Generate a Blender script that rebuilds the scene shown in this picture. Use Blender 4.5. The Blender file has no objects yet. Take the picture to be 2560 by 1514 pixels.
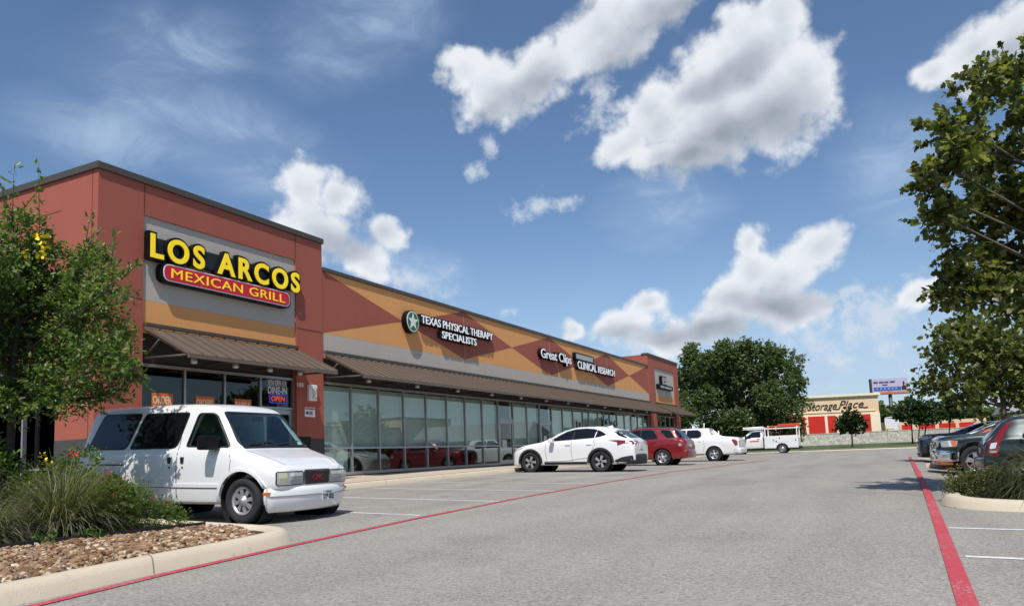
import bpy, bmesh, math, random
import numpy as np
from mathutils import Vector, Matrix, Euler
from mathutils.bvhtree import BVHTree
from mathutils.geometry import delaunay_2d_cdt
SC = bpy.context.scene
COL = SC.collection
R = math.radians
rnd = random.Random(7)
# ------------------------------------------------------------------ camera
F_PX, PPX, PPY = 1905.85, 1280.0, 923.5          # focal length and optical centre, pixels of the 2560 wide photo
YAW, PITCH, ROLL = .4594169, .11196, -.04208
def cam_axes():
    f = Vector((-math.sin(YAW)*math.cos(PITCH), math.cos(YAW)*math.cos(PITCH), math.sin(PITCH)))
    r = Vector((math.cos(YAW), math.sin(YAW), 0)); u = r.cross(f)
    c, s = math.cos(ROLL), math.sin(ROLL)
    return c*r+s*u, -s*r+c*u, f
CR, CU, CF = cam_axes()
cam = bpy.data.cameras.new('camera'); camo = bpy.data.objects.new('camera', cam); COL.objects.link(camo)
m = Matrix((CR, CU, -CF)).transposed().to_4x4(); camo.matrix_world = m
cam.sensor_width = 36; cam.lens = F_PX/2560*36; cam.shift_y = (PPY-757)/2560
cam.clip_start = .05; cam.clip_end = 6000
SC.camera = camo
def ray(px, py): return CR*((px-PPX)/F_PX) - CU*((py-PPY)/F_PX) + CF
def at(px, py, d): return ray(px, py)*d                      # a point d metres along the optical axis
# ------------------------------------------------------------------ sun, sky, exposure
SUN = Vector((1, -2.35, 4.0)).normalized()
SUN_EL = math.asin(SUN.z); SUN_AZ = math.atan2(SUN.x, SUN.y)
sl = bpy.data.lights.new('sun', 'SUN'); sl.energy = 4.6; sl.angle = R(.5); sl.color = (1, .955, .89)
so = bpy.data.objects.new('sun', sl); COL.objects.link(so); so.rotation_euler = SUN.to_track_quat('Z', 'Y').to_euler()
SC.view_settings.view_transform = 'Standard'; SC.view_settings.look = 'None'
SC.view_settings.exposure = .0; SC.view_settings.gamma = 1
SC.render.engine = 'CYCLES'
SC.cycles.use_denoising = True
SC.cycles.max_bounces = 7; SC.cycles.transparent_max_bounces = 12; SC.cycles.caustics_reflective = False; SC.cycles.caustics_refractive = False
W = bpy.data.worlds.new('World'); SC.world = W; W.use_nodes = True
NT = W.node_tree; NT.nodes.clear()
class G:
    """tiny helper for writing node trees"""
    def __init__(s, nt): s.nt = nt
    def n(s, t, **kw):
        nd = s.nt.nodes.new(t)
        for k, v in kw.items(): setattr(nd, k, v)
        return nd
    def set(s, sock, v):
        if isinstance(v, bpy.types.NodeSocket): s.nt.links.new(v, sock)
        else: sock.default_value = v
    def m(s, op, a, b=0., c=None, clamp=False):
        nd = s.n('ShaderNodeMath', operation=op, use_clamp=clamp)
        s.set(nd.inputs[0], a); s.set(nd.inputs[1], b)
        if c is not None: s.set(nd.inputs[2], c)
        return nd.outputs[0]
    def ss(s, x, lo, hi, a=0., b=1.):
        nd = s.n('ShaderNodeMapRange', interpolation_type='SMOOTHSTEP')
        for i, v in enumerate((x, lo, hi, a, b)): s.set(nd.inputs[i], v)
        return nd.outputs[0]
    def lin(s, x, lo, hi, a=0., b=1.):
        nd = s.n('ShaderNodeMapRange')
        for i, v in enumerate((x, lo, hi, a, b)): s.set(nd.inputs[i], v)
        return nd.outputs[0]
    def mix(s, f, a, b, mode='MIX'):
        nd = s.n('ShaderNodeMix', data_type='RGBA', blend_type=mode)
        s.set(nd.inputs[0], f); s.set(nd.inputs[6], a); s.set(nd.inputs[7], b)
        return nd.outputs[2]
    def noise(s, vec, scale, detail=4., rough=.5, lac=2., dist=0., dim='3D'):
        nd = s.n('ShaderNodeTexNoise', noise_dimensions=dim)
        if vec is not None: s.set(nd.inputs['Vector'], vec)
        for k, v in (('Scale', scale), ('Detail', detail), ('Roughness', rough), ('Lacunarity', lac), ('Distortion', dist)): nd.inputs[k].default_value = v
        return nd.outputs[0]
    def vm(s, op, a, b=None):
        nd = s.n('ShaderNodeVectorMath', operation=op); s.set(nd.inputs[0], a)
        if b is not None: s.set(nd.inputs[1], b)
        return nd.outputs[1] if op in ('LENGTH', 'DOT_PRODUCT', 'DISTANCE') else nd.outputs[0]
    def link(s, a, b): s.nt.links.new(a, b)
def rgb(*c): return (c[0], c[1], c[2], 1.)
def srgb(r, g, b):
    f = lambda v: (v/255/12.92 if v <= 10 else ((v/255+.055)/1.055)**2.4)
    return (f(r), f(g), f(b))
def build_world():
    g = G(NT)
    tc = g.n('ShaderNodeTexCoord'); D = tc.outputs['Generated']
    sep = g.n('ShaderNodeSeparateXYZ'); g.link(D, sep.inputs[0])
    az = g.m('ARCTAN2', sep.outputs[0], sep.outputs[1]); el = g.m('ARCSINE', sep.outputs[2])
    comb = g.n('ShaderNodeCombineXYZ'); g.link(az, comb.inputs[0]); g.link(el, comb.inputs[1]); AE = comb.outputs[0]
    sky = g.n('ShaderNodeTexSky', sky_type='NISHITA'); sky.sun_disc = False
    sky.sun_elevation = SUN_EL; sky.sun_rotation = SUN_AZ; sky.altitude = 200; sky.air_density = 1.0; sky.dust_density = .6; sky.ozone_density = 1.6
    skyc = g.mix(1., sky.outputs[0], rgb(.099, .111, .121), 'MULTIPLY')
    # cumulus: elliptical masses at fixed bearings and heights in the sky, (photo px, py, rx, ry, tilt) only used to find those bearings
    def ae(px, py):
        d = ray(px, py).normalized(); return math.atan2(d.x, d.y), math.asin(d.z)
    def field(blobs, vec, grow_=1.):
        f = None
        for px, py, rx, ry, tilt in blobs:
            a, e = ae(px, py)
            k = 1/F_PX*math.cos(math.atan((px-PPX)/F_PX))**1.0
            mp = g.n('ShaderNodeMapping', vector_type='TEXTURE')
            mp.inputs['Location'].default_value = (a, e, 0); mp.inputs['Rotation'].default_value = (0, 0, R(tilt))
            mp.inputs['Scale'].default_value = (rx*k*grow_*math.cos(e)**-.6, ry*k*grow_, 1); g.set(mp.inputs[0], vec)
            v = g.m('SUBTRACT', 1., g.vm('LENGTH', mp.outputs[0]))
            if f is None: f = v
            else:
                nd = g.n('ShaderNodeMath', operation='SMOOTH_MAX'); g.set(nd.inputs[0], f); g.set(nd.inputs[1], v); nd.inputs[2].default_value = .25; f = nd.outputs[0]
        return f
    # wobble the lookup so that the outlines billow
    nv = g.n('ShaderNodeTexNoise'); g.set(nv.inputs['Vector'], D); nv.inputs['Scale'].default_value = 9; nv.inputs['Detail'].default_value = 3
    wob = g.vm('SUBTRACT', nv.outputs['Color'], (.5, .5, .5))
    sc = g.n('ShaderNodeVectorMath', operation='SCALE'); g.set(sc.inputs[0], wob); sc.inputs[3].default_value = .055
    AEw = g.vm('ADD', AE, sc.outputs[0])
    up = (SUN.x*0-.004, .012, 0)
    def puff(vec, dvec):
        vo = g.n('ShaderNodeTexVoronoi', feature='SMOOTH_F1'); g.set(vo.inputs['Vector'], dvec); vo.inputs['Scale'].default_value = 26; vo.inputs['Smoothness'].default_value = .35
        vo.inputs['Detail'].default_value = 2.5; vo.inputs['Roughness'].default_value = .55
        fb = g.noise(dvec, 15, 10, .62)
        bil = g.m('SUBTRACT', .62, vo.outputs['Distance'])
        return g.m('ADD', g.m('MULTIPLY', bil, .36), g.m('MULTIPLY', g.m('SUBTRACT', fb, .5), .72))
    CB = [(1160, 190, 95, 85, 0), (1250, 235, 150, 95, 20), (1370, 170, 150, 95, 30), (1500, 80, 170, 105, 25), (1640, 10, 190, 75, 15), 
          (1960, 65, 110, 95, 0), (1850, 130, 200, 110, 15), (1740, 240, 175, 140, 30), (1900, 250, 250, 190, 20), (1640, 310, 160, 105, 20), (1780, 350, 220, 90, 8), (2000, 200, 130, 110, -30), (1560, 350, 110, 55, 20),
          (2330, 180, 75, 50, 30), (2430, 120, 130, 85, 30), (2540, 90, 130, 110, 20), (2480, 190, 120, 60, 20),
          (760, 470, 85, 85, 0), (860, 490, 75, 60, 0), (790, 560, 150, 90, -5), (900, 640, 140, 70, -20), (980, 580, 65, 45, -10), 
          (1880, 620, 60, 55, 0), (1905, 690, 110, 75, 0), (2040, 625, 95, 60, 20), (1975, 690, 130, 70, 10), (1830, 750, 110, 70, 20), (1960, 770, 170, 75, 0),
          (1610, 770, 70, 45, 20), (1550, 820, 110, 50, 10), (1430, 830, 45, 40, 0), (1680, 850, 130, 50, 5), (1790, 830, 130, 60, 0), (2330, 740, 110, 50, 25), (1800, 270, 250, 165, 20), (1740, 385, 190, 70, 4), (1640, 385, 120, 60, 0), (1620, 270, 120, 90, 30)]
    SB = [(2100, 740, 75, 32, 15), (1310, 520, 75, 32, 12), (1400, 502, 50, 22, 12), (1180, 442, 55, 30, 0), (1275, 762, 45, 20, 0), (1215, 375, 40, 42, 0), (1030, 690, 110, 70, -10), (2190, 815, 240, 110, 15), (1570, 850, 190, 60, 5), (1500, 250, 70, 60, 30)]
    f0 = field(CB, AEw, 1.06)
    p0 = puff(AE, D)
    dens = g.m('ADD', f0, p0)
    alpha = g.ss(g.m('ADD', dens, g.m('MULTIPLY', g.m('SUBTRACT', g.noise(D, 48, 8, .66), .5), .46)), .0, .44, 0., .96)
    sn = g.noise(D, 34, 7, .62)
    soft = g.ss(g.m('ADD', field(SB, AEw, 1.25), g.m('MULTIPLY', g.m('SUBTRACT', sn, .52), 3.2)), .15, 1.1, 0., .72)
    # relief: the same billows looked up a little higher tell which side faces the sun
    Dup = g.vm('ADD', D, (.010, -.010, .020))
    rel = g.m('SUBTRACT', p0, puff(AE, Dup))
    DK = [(1730, 420, 210, 75, 5), (1850, 330, 170, 70, 10), (1960, 300, 120, 90, 0), (1830, 180, 170, 40, 15), (1560, 130, 170, 70, 30), (1330, 230, 120, 50, 25), (1680, 40, 150, 45, 20), (860, 600, 130, 50, 0), (1990, 760, 170, 60, 0), (1800, 840, 200, 50, 0), (2480, 170, 120, 50, 20), (1600, 850, 150, 35, 0), (1230, 285, 90, 30, 20)]
    dk = g.ss(field(DK, AEw), -.15, .8)
    thick = g.ss(dens, .25, 1.0)
    shade = g.m('ADD', g.m('MULTIPLY', dk, .62), g.m('MULTIPLY', thick, .30))
    shade = g.m('SUBTRACT', shade, g.m('MULTIPLY', rel, .55))
    shade = g.m('ADD', shade, g.m('MULTIPLY', g.m('SUBTRACT', g.noise(D, 8, 3, .5), .5), .40), clamp=True)
    ramp = g.n('ShaderNodeValToRGB'); g.set(ramp.inputs[0], shade)
    e = ramp.color_ramp.elements; e[0].position = .0; e[0].color = rgb(.86, .89, .93); e[1].position = 1.; e[1].color = rgb(.29, .335, .39)
    x = e.new(.38); x.color = rgb(.60, .65, .72)
    # thin high veil
    CI = [(900, 60, 330, 160, 20), (450, 120, 250, 130, 10), (520, 300, 420, 130, -15), (300, 330, 300, 130, 0), (560, 420, 330, 80, -15), (1000, 650, 260, 90, -20), (1650, 520, 200, 120, 0), (2250, 420, 200, 200, 0), (2100, 900, 500, 130, 0)]
    ci = g.ss(field(CI, AEw), -.05, .9)
    st = g.n('ShaderNodeMapping'); g.set(st.inputs[0], D); st.inputs['Scale'].default_value = (1, 1, 2.2); st.inputs['Rotation'].default_value = (0, R(25), R(20))
    cn = g.ss(g.noise(st.outputs[0], 9, 7, .62, dist=.6), .36, .75)
    cia = g.m('MULTIPLY', g.m('MULTIPLY', ci, g.m('ADD', g.m('MULTIPLY', cn, .75), .28)), .70)
    low = g.ss(el, .42, .02); cia = g.m('ADD', cia, g.m('MULTIPLY', g.m('MULTIPLY', low, low), .46), clamp=True)
    c1 = g.mix(cia, skyc, rgb(.48, .62, .82))
    c1 = g.mix(soft, c1, rgb(.70, .76, .84)); c2 = g.mix(alpha, c1, ramp.outputs[0])
    bg = g.n('ShaderNodeBackground'); g.set(bg.inputs[0], c2); bg.inputs[1].default_value = 1
    out = g.n('ShaderNodeOutputWorld'); g.link(bg.outputs[0], out.inputs[0])
build_world()
W.cycles.sampling_method = 'MANUAL'; W.cycles.sample_map_resolution = 512
# ------------------------------------------------------------------ materials
def mat(name, col, rough=.6, metal=0., var=.0, vscale=3., bump=0., bscale=40., spec=.5, coat=0., spots=None, emit=0., objco=True, streak=0., joint=0.):
    """plain surface: colour with soft blotches of wear (var) and a fine bump"""
    M = bpy.data.materials.new(name); M.use_nodes = True; nt = M.node_tree; g = G(nt); b = nt.nodes['Principled BSDF']
    b.inputs['Roughness'].default_value = rough; b.inputs['Metallic'].default_value = metal
    b.inputs['Specular IOR Level'].default_value = spec; b.inputs['Coat Weight'].default_value = coat; b.inputs['Coat Roughness'].default_value = .04
    c = rgb(*col); b.inputs['Base Color'].default_value = c
    P = g.n('ShaderNodeNewGeometry').outputs['Position'] if not objco else g.n('ShaderNodeTexCoord').outputs['Object']
    if var:
        f = g.noise(P, vscale, 6, .6); f2 = g.noise(P, vscale*7.3, 4, .6)
        v = g.m('ADD', g.m('MULTIPLY', g.m('SUBTRACT', f, .5), 2*var), g.m('MULTIPLY', g.m('SUBTRACT', f2, .5), var))
        if streak:
            mp = g.n('ShaderNodeMapping'); g.set(mp.inputs[0], P); mp.inputs['Scale'].default_value = (1, 1, .07)
            v = g.m('ADD', v, g.m('MULTIPLY', g.m('SUBTRACT', g.noise(mp.outputs[0], 2.6, 6, .7), .52), streak))
        h = g.n('ShaderNodeHueSaturation'); h.inputs['Color'].default_value = c; g.set(h.inputs['Value'], g.m('ADD', 1., v)); cc = h.outputs[0]
        if joint:
            sp = g.n('ShaderNodeSeparateXYZ'); g.set(sp.inputs[0], P); fr = g.m('FRACT', g.m('MULTIPLY', g.m('ADD', sp.outputs[1], g.m('MULTIPLY', sp.outputs[0], .55)), 1/joint))
            cc = g.mix(g.m('MULTIPLY', g.m('LESS_THAN', g.m('ABSOLUTE', g.m('SUBTRACT', fr, .5)), .0028), .75), cc, rgb(.10, .085, .065))
        if spots:
            cc = g.mix(g.ss(g.noise(P, spots[1], 5, .65), .60, .74), cc, rgb(*spots[0]))
        g.link(cc, b.inputs['Base Color'])
    if bump:
        bp = g.n('ShaderNodeBump'); bp.inputs['Strength'].default_value = bump; bp.inputs['Distance'].default_value = .01
        g.set(bp.inputs['Height'], g.noise(P, bscale, 5, .6)); g.link(bp.outputs[0], b.inputs['Normal'])
    if emit:
        b.inputs['Emission Color'].default_value = c; b.inputs['Emission Strength'].default_value = emit
    return M
def glass_mat(name, tint, ior=1.5, base=.0):
    M = bpy.data.materials.new(name); M.use_nodes = True; nt = M.node_tree; nt.nodes.clear(); g = G(nt)
    tr = g.n('ShaderNodeBsdfTransparent'); tr.inputs[0].default_value = rgb(*tint)
    gl = g.n('ShaderNodeBsdfGlossy'); gl.inputs['Roughness'].default_value = .0; gl.inputs[0].default_value = rgb(.95, 1, .98)
    fr = g.n('ShaderNodeFresnel'); g.set(fr.inputs[0], g.lin(g.n('ShaderNodeNewGeometry').outputs['Backfacing'], 0, 1, ior, 1/ior))
    mx = g.n('ShaderNodeMixShader'); g.set(mx.inputs[0], g.m('ADD', fr.outputs[0], base, clamp=True)); g.link(tr.outputs[0], mx.inputs[1]); g.link(gl.outputs[0], mx.inputs[2])
    o = g.n('ShaderNodeOutputMaterial'); g.link(mx.outputs[0], o.inputs[0])
    return M
def leaf_mat(name, c0, c1, c2, trans=.35, rough=.45):
    """every leaf is an island of its own and takes its own shade"""
    M = bpy.data.materials.new(name); M.use_nodes = True; nt = M.node_tree; g = G(nt); b = nt.nodes['Principled BSDF']
    ge = g.n('ShaderNodeNewGeometry'); rp = g.n('ShaderNodeValToRGB'); g.link(ge.outputs['Random Per Island'], rp.inputs[0])
    e = rp.color_ramp.elements; e[0].color = rgb(*c0); e[0].position = .05; e[1].color = rgb(*c2); e[1].position = 1.; x = e.new(.6); x.color = rgb(*c1)
    g.link(rp.outputs[0], b.inputs['Base Color']); b.inputs['Roughness'].default_value = rough; b.inputs['Specular IOR Level'].default_value = .4
    t = g.n('ShaderNodeBsdfTranslucent'); g.link(g.mix(1., rp.outputs[0], rgb(1.5, 1.7, .6), 'MULTIPLY'), t.inputs[0])
    mx = g.n('ShaderNodeMixShader'); mx.inputs[0].default_value = trans; g.link(b.outputs[0], mx.inputs[1]); g.link(t.outputs[0], mx.inputs[2])
    g.link(mx.outputs[0], nt.nodes['Material Output'].inputs[0])
    return M
def asphalt_mat():
    M = bpy.data.materials.new('asphalt'); M.use_nodes = True; nt = M.node_tree; g = G(nt); b = nt.nodes['Principled BSDF']
    P = g.n('ShaderNodeNewGeometry').outputs['Position']
    vo = g.n('ShaderNodeTexVoronoi'); g.set(vo.inputs['Vector'], P); vo.inputs['Scale'].default_value = 55
    sp = g.n('ShaderNodeSeparateColor'); g.link(vo.outputs['Color'], sp.inputs[0])
    grain = g.m('ADD', g.m('MULTIPLY', g.m('SUBTRACT', sp.outputs[0], .5), .5), g.m('MULTIPLY', g.m('SUBTRACT', g.noise(P, 28, 5, .7), .5), 1.1))
    st = g.n('ShaderNodeMapping'); g.set(st.inputs[0], P); st.inputs['Scale'].default_value = (1.2, .16, 1)
    broad = g.m('ADD', g.m('MULTIPLY', g.m('SUBTRACT', g.noise(st.outputs[0], .9, 6, .6), .5), .34), g.m('MULTIPLY', g.m('SUBTRACT', g.noise(P, .35, 5, .6), .5), .30))
    c = g.n('ShaderNodeHueSaturation'); c.inputs['Color'].default_value = rgb(.290, .268, .236); g.set(c.inputs['Value'], g.m('ADD', g.m('ADD', 1., broad), grain))
    sxy = g.n('ShaderNodeSeparateXYZ'); g.set(sxy.inputs[0], P)
    tw = g.m('ADD', sxy.outputs[0], g.m('MULTIPLY', g.m('SUBTRACT', g.noise(P, .12, 2, .5), .5), 3.))
    trk = g.m('MULTIPLY', g.m('POWER', g.m('ABSOLUTE', g.m('SINE', g.m('MULTIPLY', tw, 1.75))), 6.), g.noise(st.outputs[0], .5, 4, .6))
    dk_ = g.m('MULTIPLY', g.ss(g.noise(P, .42, 6, .68), .50, .72), .16)
    g.set(c.inputs['Value'], g.m('SUBTRACT', g.m('ADD', g.m('ADD', 1.04, broad), grain), g.m('ADD', g.m('MULTIPLY', trk, .16), dk_)))
    stall = g.m('MULTIPLY', g.ss(sxy.outputs[0], -6.9, -7.6), g.ss(g.noise(P, 1.35, 4, .55), .60, .70))
    pit = g.ss(g.noise(P, 5.5, 3, .8), .69, .75)
    c2 = g.mix(g.m('MULTIPLY', stall, .42), g.mix(g.m('MULTIPLY', pit, .6), c.outputs[0], rgb(.06, .055, .05)), rgb(.075, .07, .065))
    # short cracks and oil stains where the cars stand
    cr = g.n('ShaderNodeMapping'); g.set(cr.inputs[0], P); cr.inputs['Scale'].default_value = (.5, 2.6, 1)
    crk = g.ss(g.noise(cr.outputs[0], 1.7, 8, .75), .665, .70)
    c3 = g.mix(g.m('MULTIPLY', crk, .45), c2, rgb(.07, .065, .06))
    g.link(c3, b.inputs['Base Color']); b.inputs['Roughness'].default_value = .92; b.inputs['Specular IOR Level'].default_value = .25
    bp = g.n('ShaderNodeBump'); bp.inputs['Strength'].default_value = .7; bp.inputs['Distance'].default_value = .008
    g.set(bp.inputs['Height'], g.m('ADD', vo.outputs['Distance'], g.noise(P, 30, 4, .6))); g.link(bp.outputs[0], b.inputs['Normal'])
    return M
def line_mat(name, col, worn):
    """road paint, worn through to the asphalt in places"""
    M = bpy.data.materials.new(name); M.use_nodes = True; nt = M.node_tree; g = G(nt); b = nt.nodes['Principled BSDF']
    P = g.n('ShaderNodeNewGeometry').outputs['Position']
    f = g.m('ADD', g.noise(P, 38, 6, .75), g.m('MULTIPLY', g.m('SUBTRACT', g.noise(P, 1.1, 3, .5), .5), .35))
    h = g.n('ShaderNodeHueSaturation'); h.inputs['Color'].default_value = rgb(*col); g.set(h.inputs['Value'], g.lin(g.noise(P, 14, 6, .7), .25, .75, .8, 1.2))
    g.link(g.mix(g.ss(f, worn, worn+.08), h.outputs[0], rgb(.36, .30, .28)), b.inputs['Base Color']); b.inputs['Roughness'].default_value = .8
    return M
def stone_mat():
    M = bpy.data.materials.new('limestone'); M.use_nodes = True; nt = M.node_tree; g = G(nt); b = nt.nodes['Principled BSDF']
    P = g.n('ShaderNodeNewGeometry').outputs['Position']
    vo = g.n('ShaderNodeTexVoronoi'); g.set(vo.inputs['Vector'], P); vo.inputs['Scale'].default_value = 4.2
    sp = g.n('ShaderNodeSeparateColor'); g.link(vo.outputs['Color'], sp.inputs[0])
    ve = g.n('ShaderNodeTexVoronoi', feature='DISTANCE_TO_EDGE'); g.set(ve.inputs['Vector'], P); ve.inputs['Scale'].default_value = 4.2
    h = g.n('ShaderNodeHueSaturation'); h.inputs['Color'].default_value = rgb(.58, .555, .49); g.set(h.inputs['Value'], g.lin(sp.outputs[0], 0, 1, .72, 1.2))
    g.link(g.mix(g.ss(ve.outputs[0], .03, .07), rgb(.34, .32, .27), h.outputs[0]), b.inputs['Base Color']); b.inputs['Roughness'].default_value = .9
    return M
MT = {}
def M_(k): return MT[k]
MT.update(
    asphalt=asphalt_mat(), red_line=line_mat('red_paint', srgb(178, 62, 72), .565), white_line=line_mat('white_paint', (.66, .66, .64), .55),
    kerb=mat('kerb_concrete', (.56, .48, .355), .85, var=.13, vscale=1.7, bump=.4, bscale=60, spots=((.36, .30, .22), 5.), objco=False, joint=3.1),
    walk=mat('walk_concrete', (.50, .41, .31), .85, var=.08, vscale=1.2, bump=.2, objco=False),
    earth=mat('earth', (.10, .085, .055), .95, var=.3, vscale=.8, objco=False), mulch=mat('mulch', (.045, .03, .022), .95, var=.5, vscale=14, bump=1., bscale=60, objco=False),
    red=mat('red_wall', (.358, .096, .062), .82, streak=.16, var=.06, vscale=.7, bump=.25, bscale=110, objco=False), tan=mat('tan_wall', (.76, .352, .118), .82, streak=.12, var=.05, vscale=.7, bump=.25, bscale=110, objco=False),
    grey=mat('grey_wall', (.495, .44, .375), .82, streak=.14, var=.05, vscale=.7, bump=.25, bscale=110, objco=False), band=mat('dark_band', (.06, .058, .055), .8, var=.08, objco=False),
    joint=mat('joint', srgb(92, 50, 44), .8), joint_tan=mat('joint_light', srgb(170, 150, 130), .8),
    bronze=mat('bronze_metal', srgb(82, 75, 67), .5, .15, var=.08, vscale=2., objco=False), awn=mat('awning_metal', srgb(112, 98, 86), .45, .2, var=.06, vscale=1.2, objco=False), awn_d=mat('awning_frame', srgb(78, 72, 66), .55, .2),
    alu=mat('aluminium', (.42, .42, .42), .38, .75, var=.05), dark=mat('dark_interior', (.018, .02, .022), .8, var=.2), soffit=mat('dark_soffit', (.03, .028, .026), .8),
    glass=glass_mat('store_glass', (.85, .92, .90), 1.5, .02), dglass=glass_mat('tinted_glass', (.16, .21, .24), 1.5, .015), shade=mat('roller_shade', (.66, .66, .63), .9, var=.05, vscale=1.),
    black=mat('black_plastic', (.012, .012, .013), .5), gblack=mat('gloss_black', (.004, .004, .005), .45, spec=.2), white=mat('white_plastic', (.8, .8, .8), .4), yellow=mat('yellow_face', (.93, .66, .008), .4, emit=.28), redface=mat('red_face', srgb(196, 22, 46), .4, emit=.10), lit_white=mat('white_letter_face', (.85, .86, .86), .4, emit=.22),  # yellow, red and white sign faces glow by added emission, no lamp behind them
    green=mat('green_face', srgb(30, 110, 52), .4), greyface=mat('grey_face', (.42, .45, .45), .5), orange=mat('orange_paper', srgb(206, 108, 50), .7, var=.1, vscale=9), cream=mat('cream_ink', srgb(235, 215, 180), .7), 
    neon_b=mat('neon_blue', srgb(70, 60, 200), .5, emit=.5), neon_r=mat('neon_red', srgb(220, 80, 60), .5, emit=.6), steel=mat('galvanised', (.5, .5, .5), .45, .6, var=.1),
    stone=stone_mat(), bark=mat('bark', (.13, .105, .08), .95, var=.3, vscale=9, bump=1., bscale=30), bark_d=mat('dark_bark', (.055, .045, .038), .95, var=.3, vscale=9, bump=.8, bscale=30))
# ------------------------------------------------------------------ objects
def tag(o, label=None, cat=None, group=None, kind=None):
    for k, v in (('label', label), ('category', cat), ('group', group), ('kind', kind)):
        if v: o[k] = v
    return o
def empty(name, loc, rz=0., rot=None):
    o = bpy.data.objects.new(name, None); COL.objects.link(o); o.location = loc; o.rotation_euler = rot or (0, 0, rz); o.empty_display_size = .1
    return o
def thing(name, loc, label, cat, group=None, rz=0., rot=None): return tag(empty(name, loc, rz, rot), label, cat, group)
def kids(o): return [c for c in bpy.data.objects if c.parent == o]
def copy_tree(o, parent=None):
    c = o.copy(); COL.objects.link(c); c.parent = parent
    for ch in list(o.children): copy_tree(ch, c)
    return c
class MB:
    """collects faces of one mesh"""
    def __init__(s): s.v = []; s.f = []; s.mi = []; s.ml = []; s.sm = []; s.cur = None
    def use(s, m): s.cur = m; return s
    def _mi(s, m):
        m = m or s.cur
        if m not in s.ml: s.ml.append(m)
        return s.ml.index(m)
    def add(s, vs, fs, m=None, smooth=False):
        b = len(s.v); s.v += [tuple(p) for p in vs]; k = s._mi(m)
        for f in fs: s.f.append([i+b for i in f]); s.mi.append(k); s.sm.append(smooth)
        return s
    def box(s, x0, x1, y0, y1, z0, z1, m=None):
        v = [(x, y, z) for z in (z0, z1) for y in (y0, y1) for x in (x0, x1)]
        return s.add(v, [(0, 2, 3, 1), (4, 5, 7, 6), (0, 1, 5, 4), (1, 3, 7, 5), (3, 2, 6, 7), (2, 0, 4, 6)], m)
    def obox(s, c, ax, ay, az, m=None):
        c, ax, ay, az = map(Vector, (c, ax, ay, az))
        v = [c+ax*i+ay*j+az*k for k in (-1, 1) for j in (-1, 1) for i in (-1, 1)]
        return s.add(v, [(0, 2, 3, 1), (4, 5, 7, 6), (0, 1, 5, 4), (1, 3, 7, 5), (3, 2, 6, 7), (2, 0, 4, 6)], m)
    def prism(s, pts, off, m=None, smooth=False):
        """polygon of 3-d points extruded by the vector off"""
        n = len(pts); off = Vector(off); v = [Vector(p) for p in pts]; v += [p+off for p in v]
        fs = [tuple(range(n-1, -1, -1)), tuple(range(n, 2*n))]+[(i, (i+1) % n, (i+1) % n+n, i+n) for i in range(n)]
        return s.add(v, fs, m, smooth)
    def tube(s, path, r, m=None, n=8, cap=True, smooth=True):
        path = [Vector(p) for p in path]; rs = r if isinstance(r, (list, tuple)) else [r]*len(path)
        t0 = (path[1]-path[0]).normalized(); a = t0.orthogonal().normalized(); rings = []
        for i, p in enumerate(path):
            t = (path[min(i+1, len(path)-1)]-path[max(i-1, 0)]).normalized(); a = (a-t*a.dot(t)).normalized(); b = t.cross(a)
            rings.append([p+(a*math.cos(2*math.pi*k/n)+b*math.sin(2*math.pi*k/n))*rs[i] for k in range(n)])
        v = [q for rg in rings for q in rg]; fs = []
        for i in range(len(path)-1):
            for k in range(n): fs.append((i*n+k, i*n+(k+1) % n, (i+1)*n+(k+1) % n, (i+1)*n+k))
        if cap: fs += [tuple(range(n-1, -1, -1)), tuple(range((len(path)-1)*n, len(path)*n))]
        return s.add(v, fs, m, smooth)
    def lathe(s, prof, org, ax, m=None, n=28, smooth=True, closed=False):
        """profile of (radius, offset along axis)"""
        org, ax = Vector(org), Vector(ax).normalized(); a = ax.orthogonal().normalized(); b = ax.cross(a); v = []; fs = []
        for r_, h_ in prof:
            for k in range(n): v.append(org+ax*h_+(a*math.cos(2*math.pi*k/n)+b*math.sin(2*math.pi*k/n))*r_)
        for i in range(len(prof)-1):
            for k in range(n): fs.append((i*n+k, i*n+(k+1) % n, (i+1)*n+(k+1) % n, (i+1)*n+k))
        if not closed:
            if prof[0][0] > 1e-4: fs.append(tuple(range(n-1, -1, -1)))
            if prof[-1][0] > 1e-4: fs.append(tuple(range((len(prof)-1)*n, len(prof)*n)))
        return s.add(v, fs, m, smooth)
    def sphere(s, c, r, m=None, n=12, sq=(1, 1, 1)):
        c = Vector(c); v = [c+Vector((0, 0, r*sq[2]))]; fs = []; h_ = n//2
        for i in range(1, h_):
            for k in range(n):
                th = math.pi*i/h_; ph = 2*math.pi*k/n; v.append(c+Vector((math.sin(th)*math.cos(ph)*sq[0], math.sin(th)*math.sin(ph)*sq[1], math.cos(th)*sq[2]))*r)
        v.append(c-Vector((0, 0, r*sq[2]))); L = len(v)-1
        for k in range(n):
            fs.append((0, 1+k, 1+(k+1) % n)); fs.append((L, 1+(h_-2)*n+(k+1) % n, 1+(h_-2)*n+k))
            for i in range(h_-2): fs.append((1+i*n+k, 1+(i+1)*n+k, 1+(i+1)*n+(k+1) % n, 1+i*n+(k+1) % n))
        return s.add(v, fs, m, True)
    def mesh(s, name, org=(0, 0, 0)):
        me = bpy.data.meshes.new(name); o = Vector(org)
        me.from_pydata([(p[0]-o.x, p[1]-o.y, p[2]-o.z) for p in s.v], [], s.f)
        for mm in s.ml: me.materials.append(mm)
        me.polygons.foreach_set('material_index', s.mi); me.polygons.foreach_set('use_smooth', s.sm); me.update()
        return me
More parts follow.
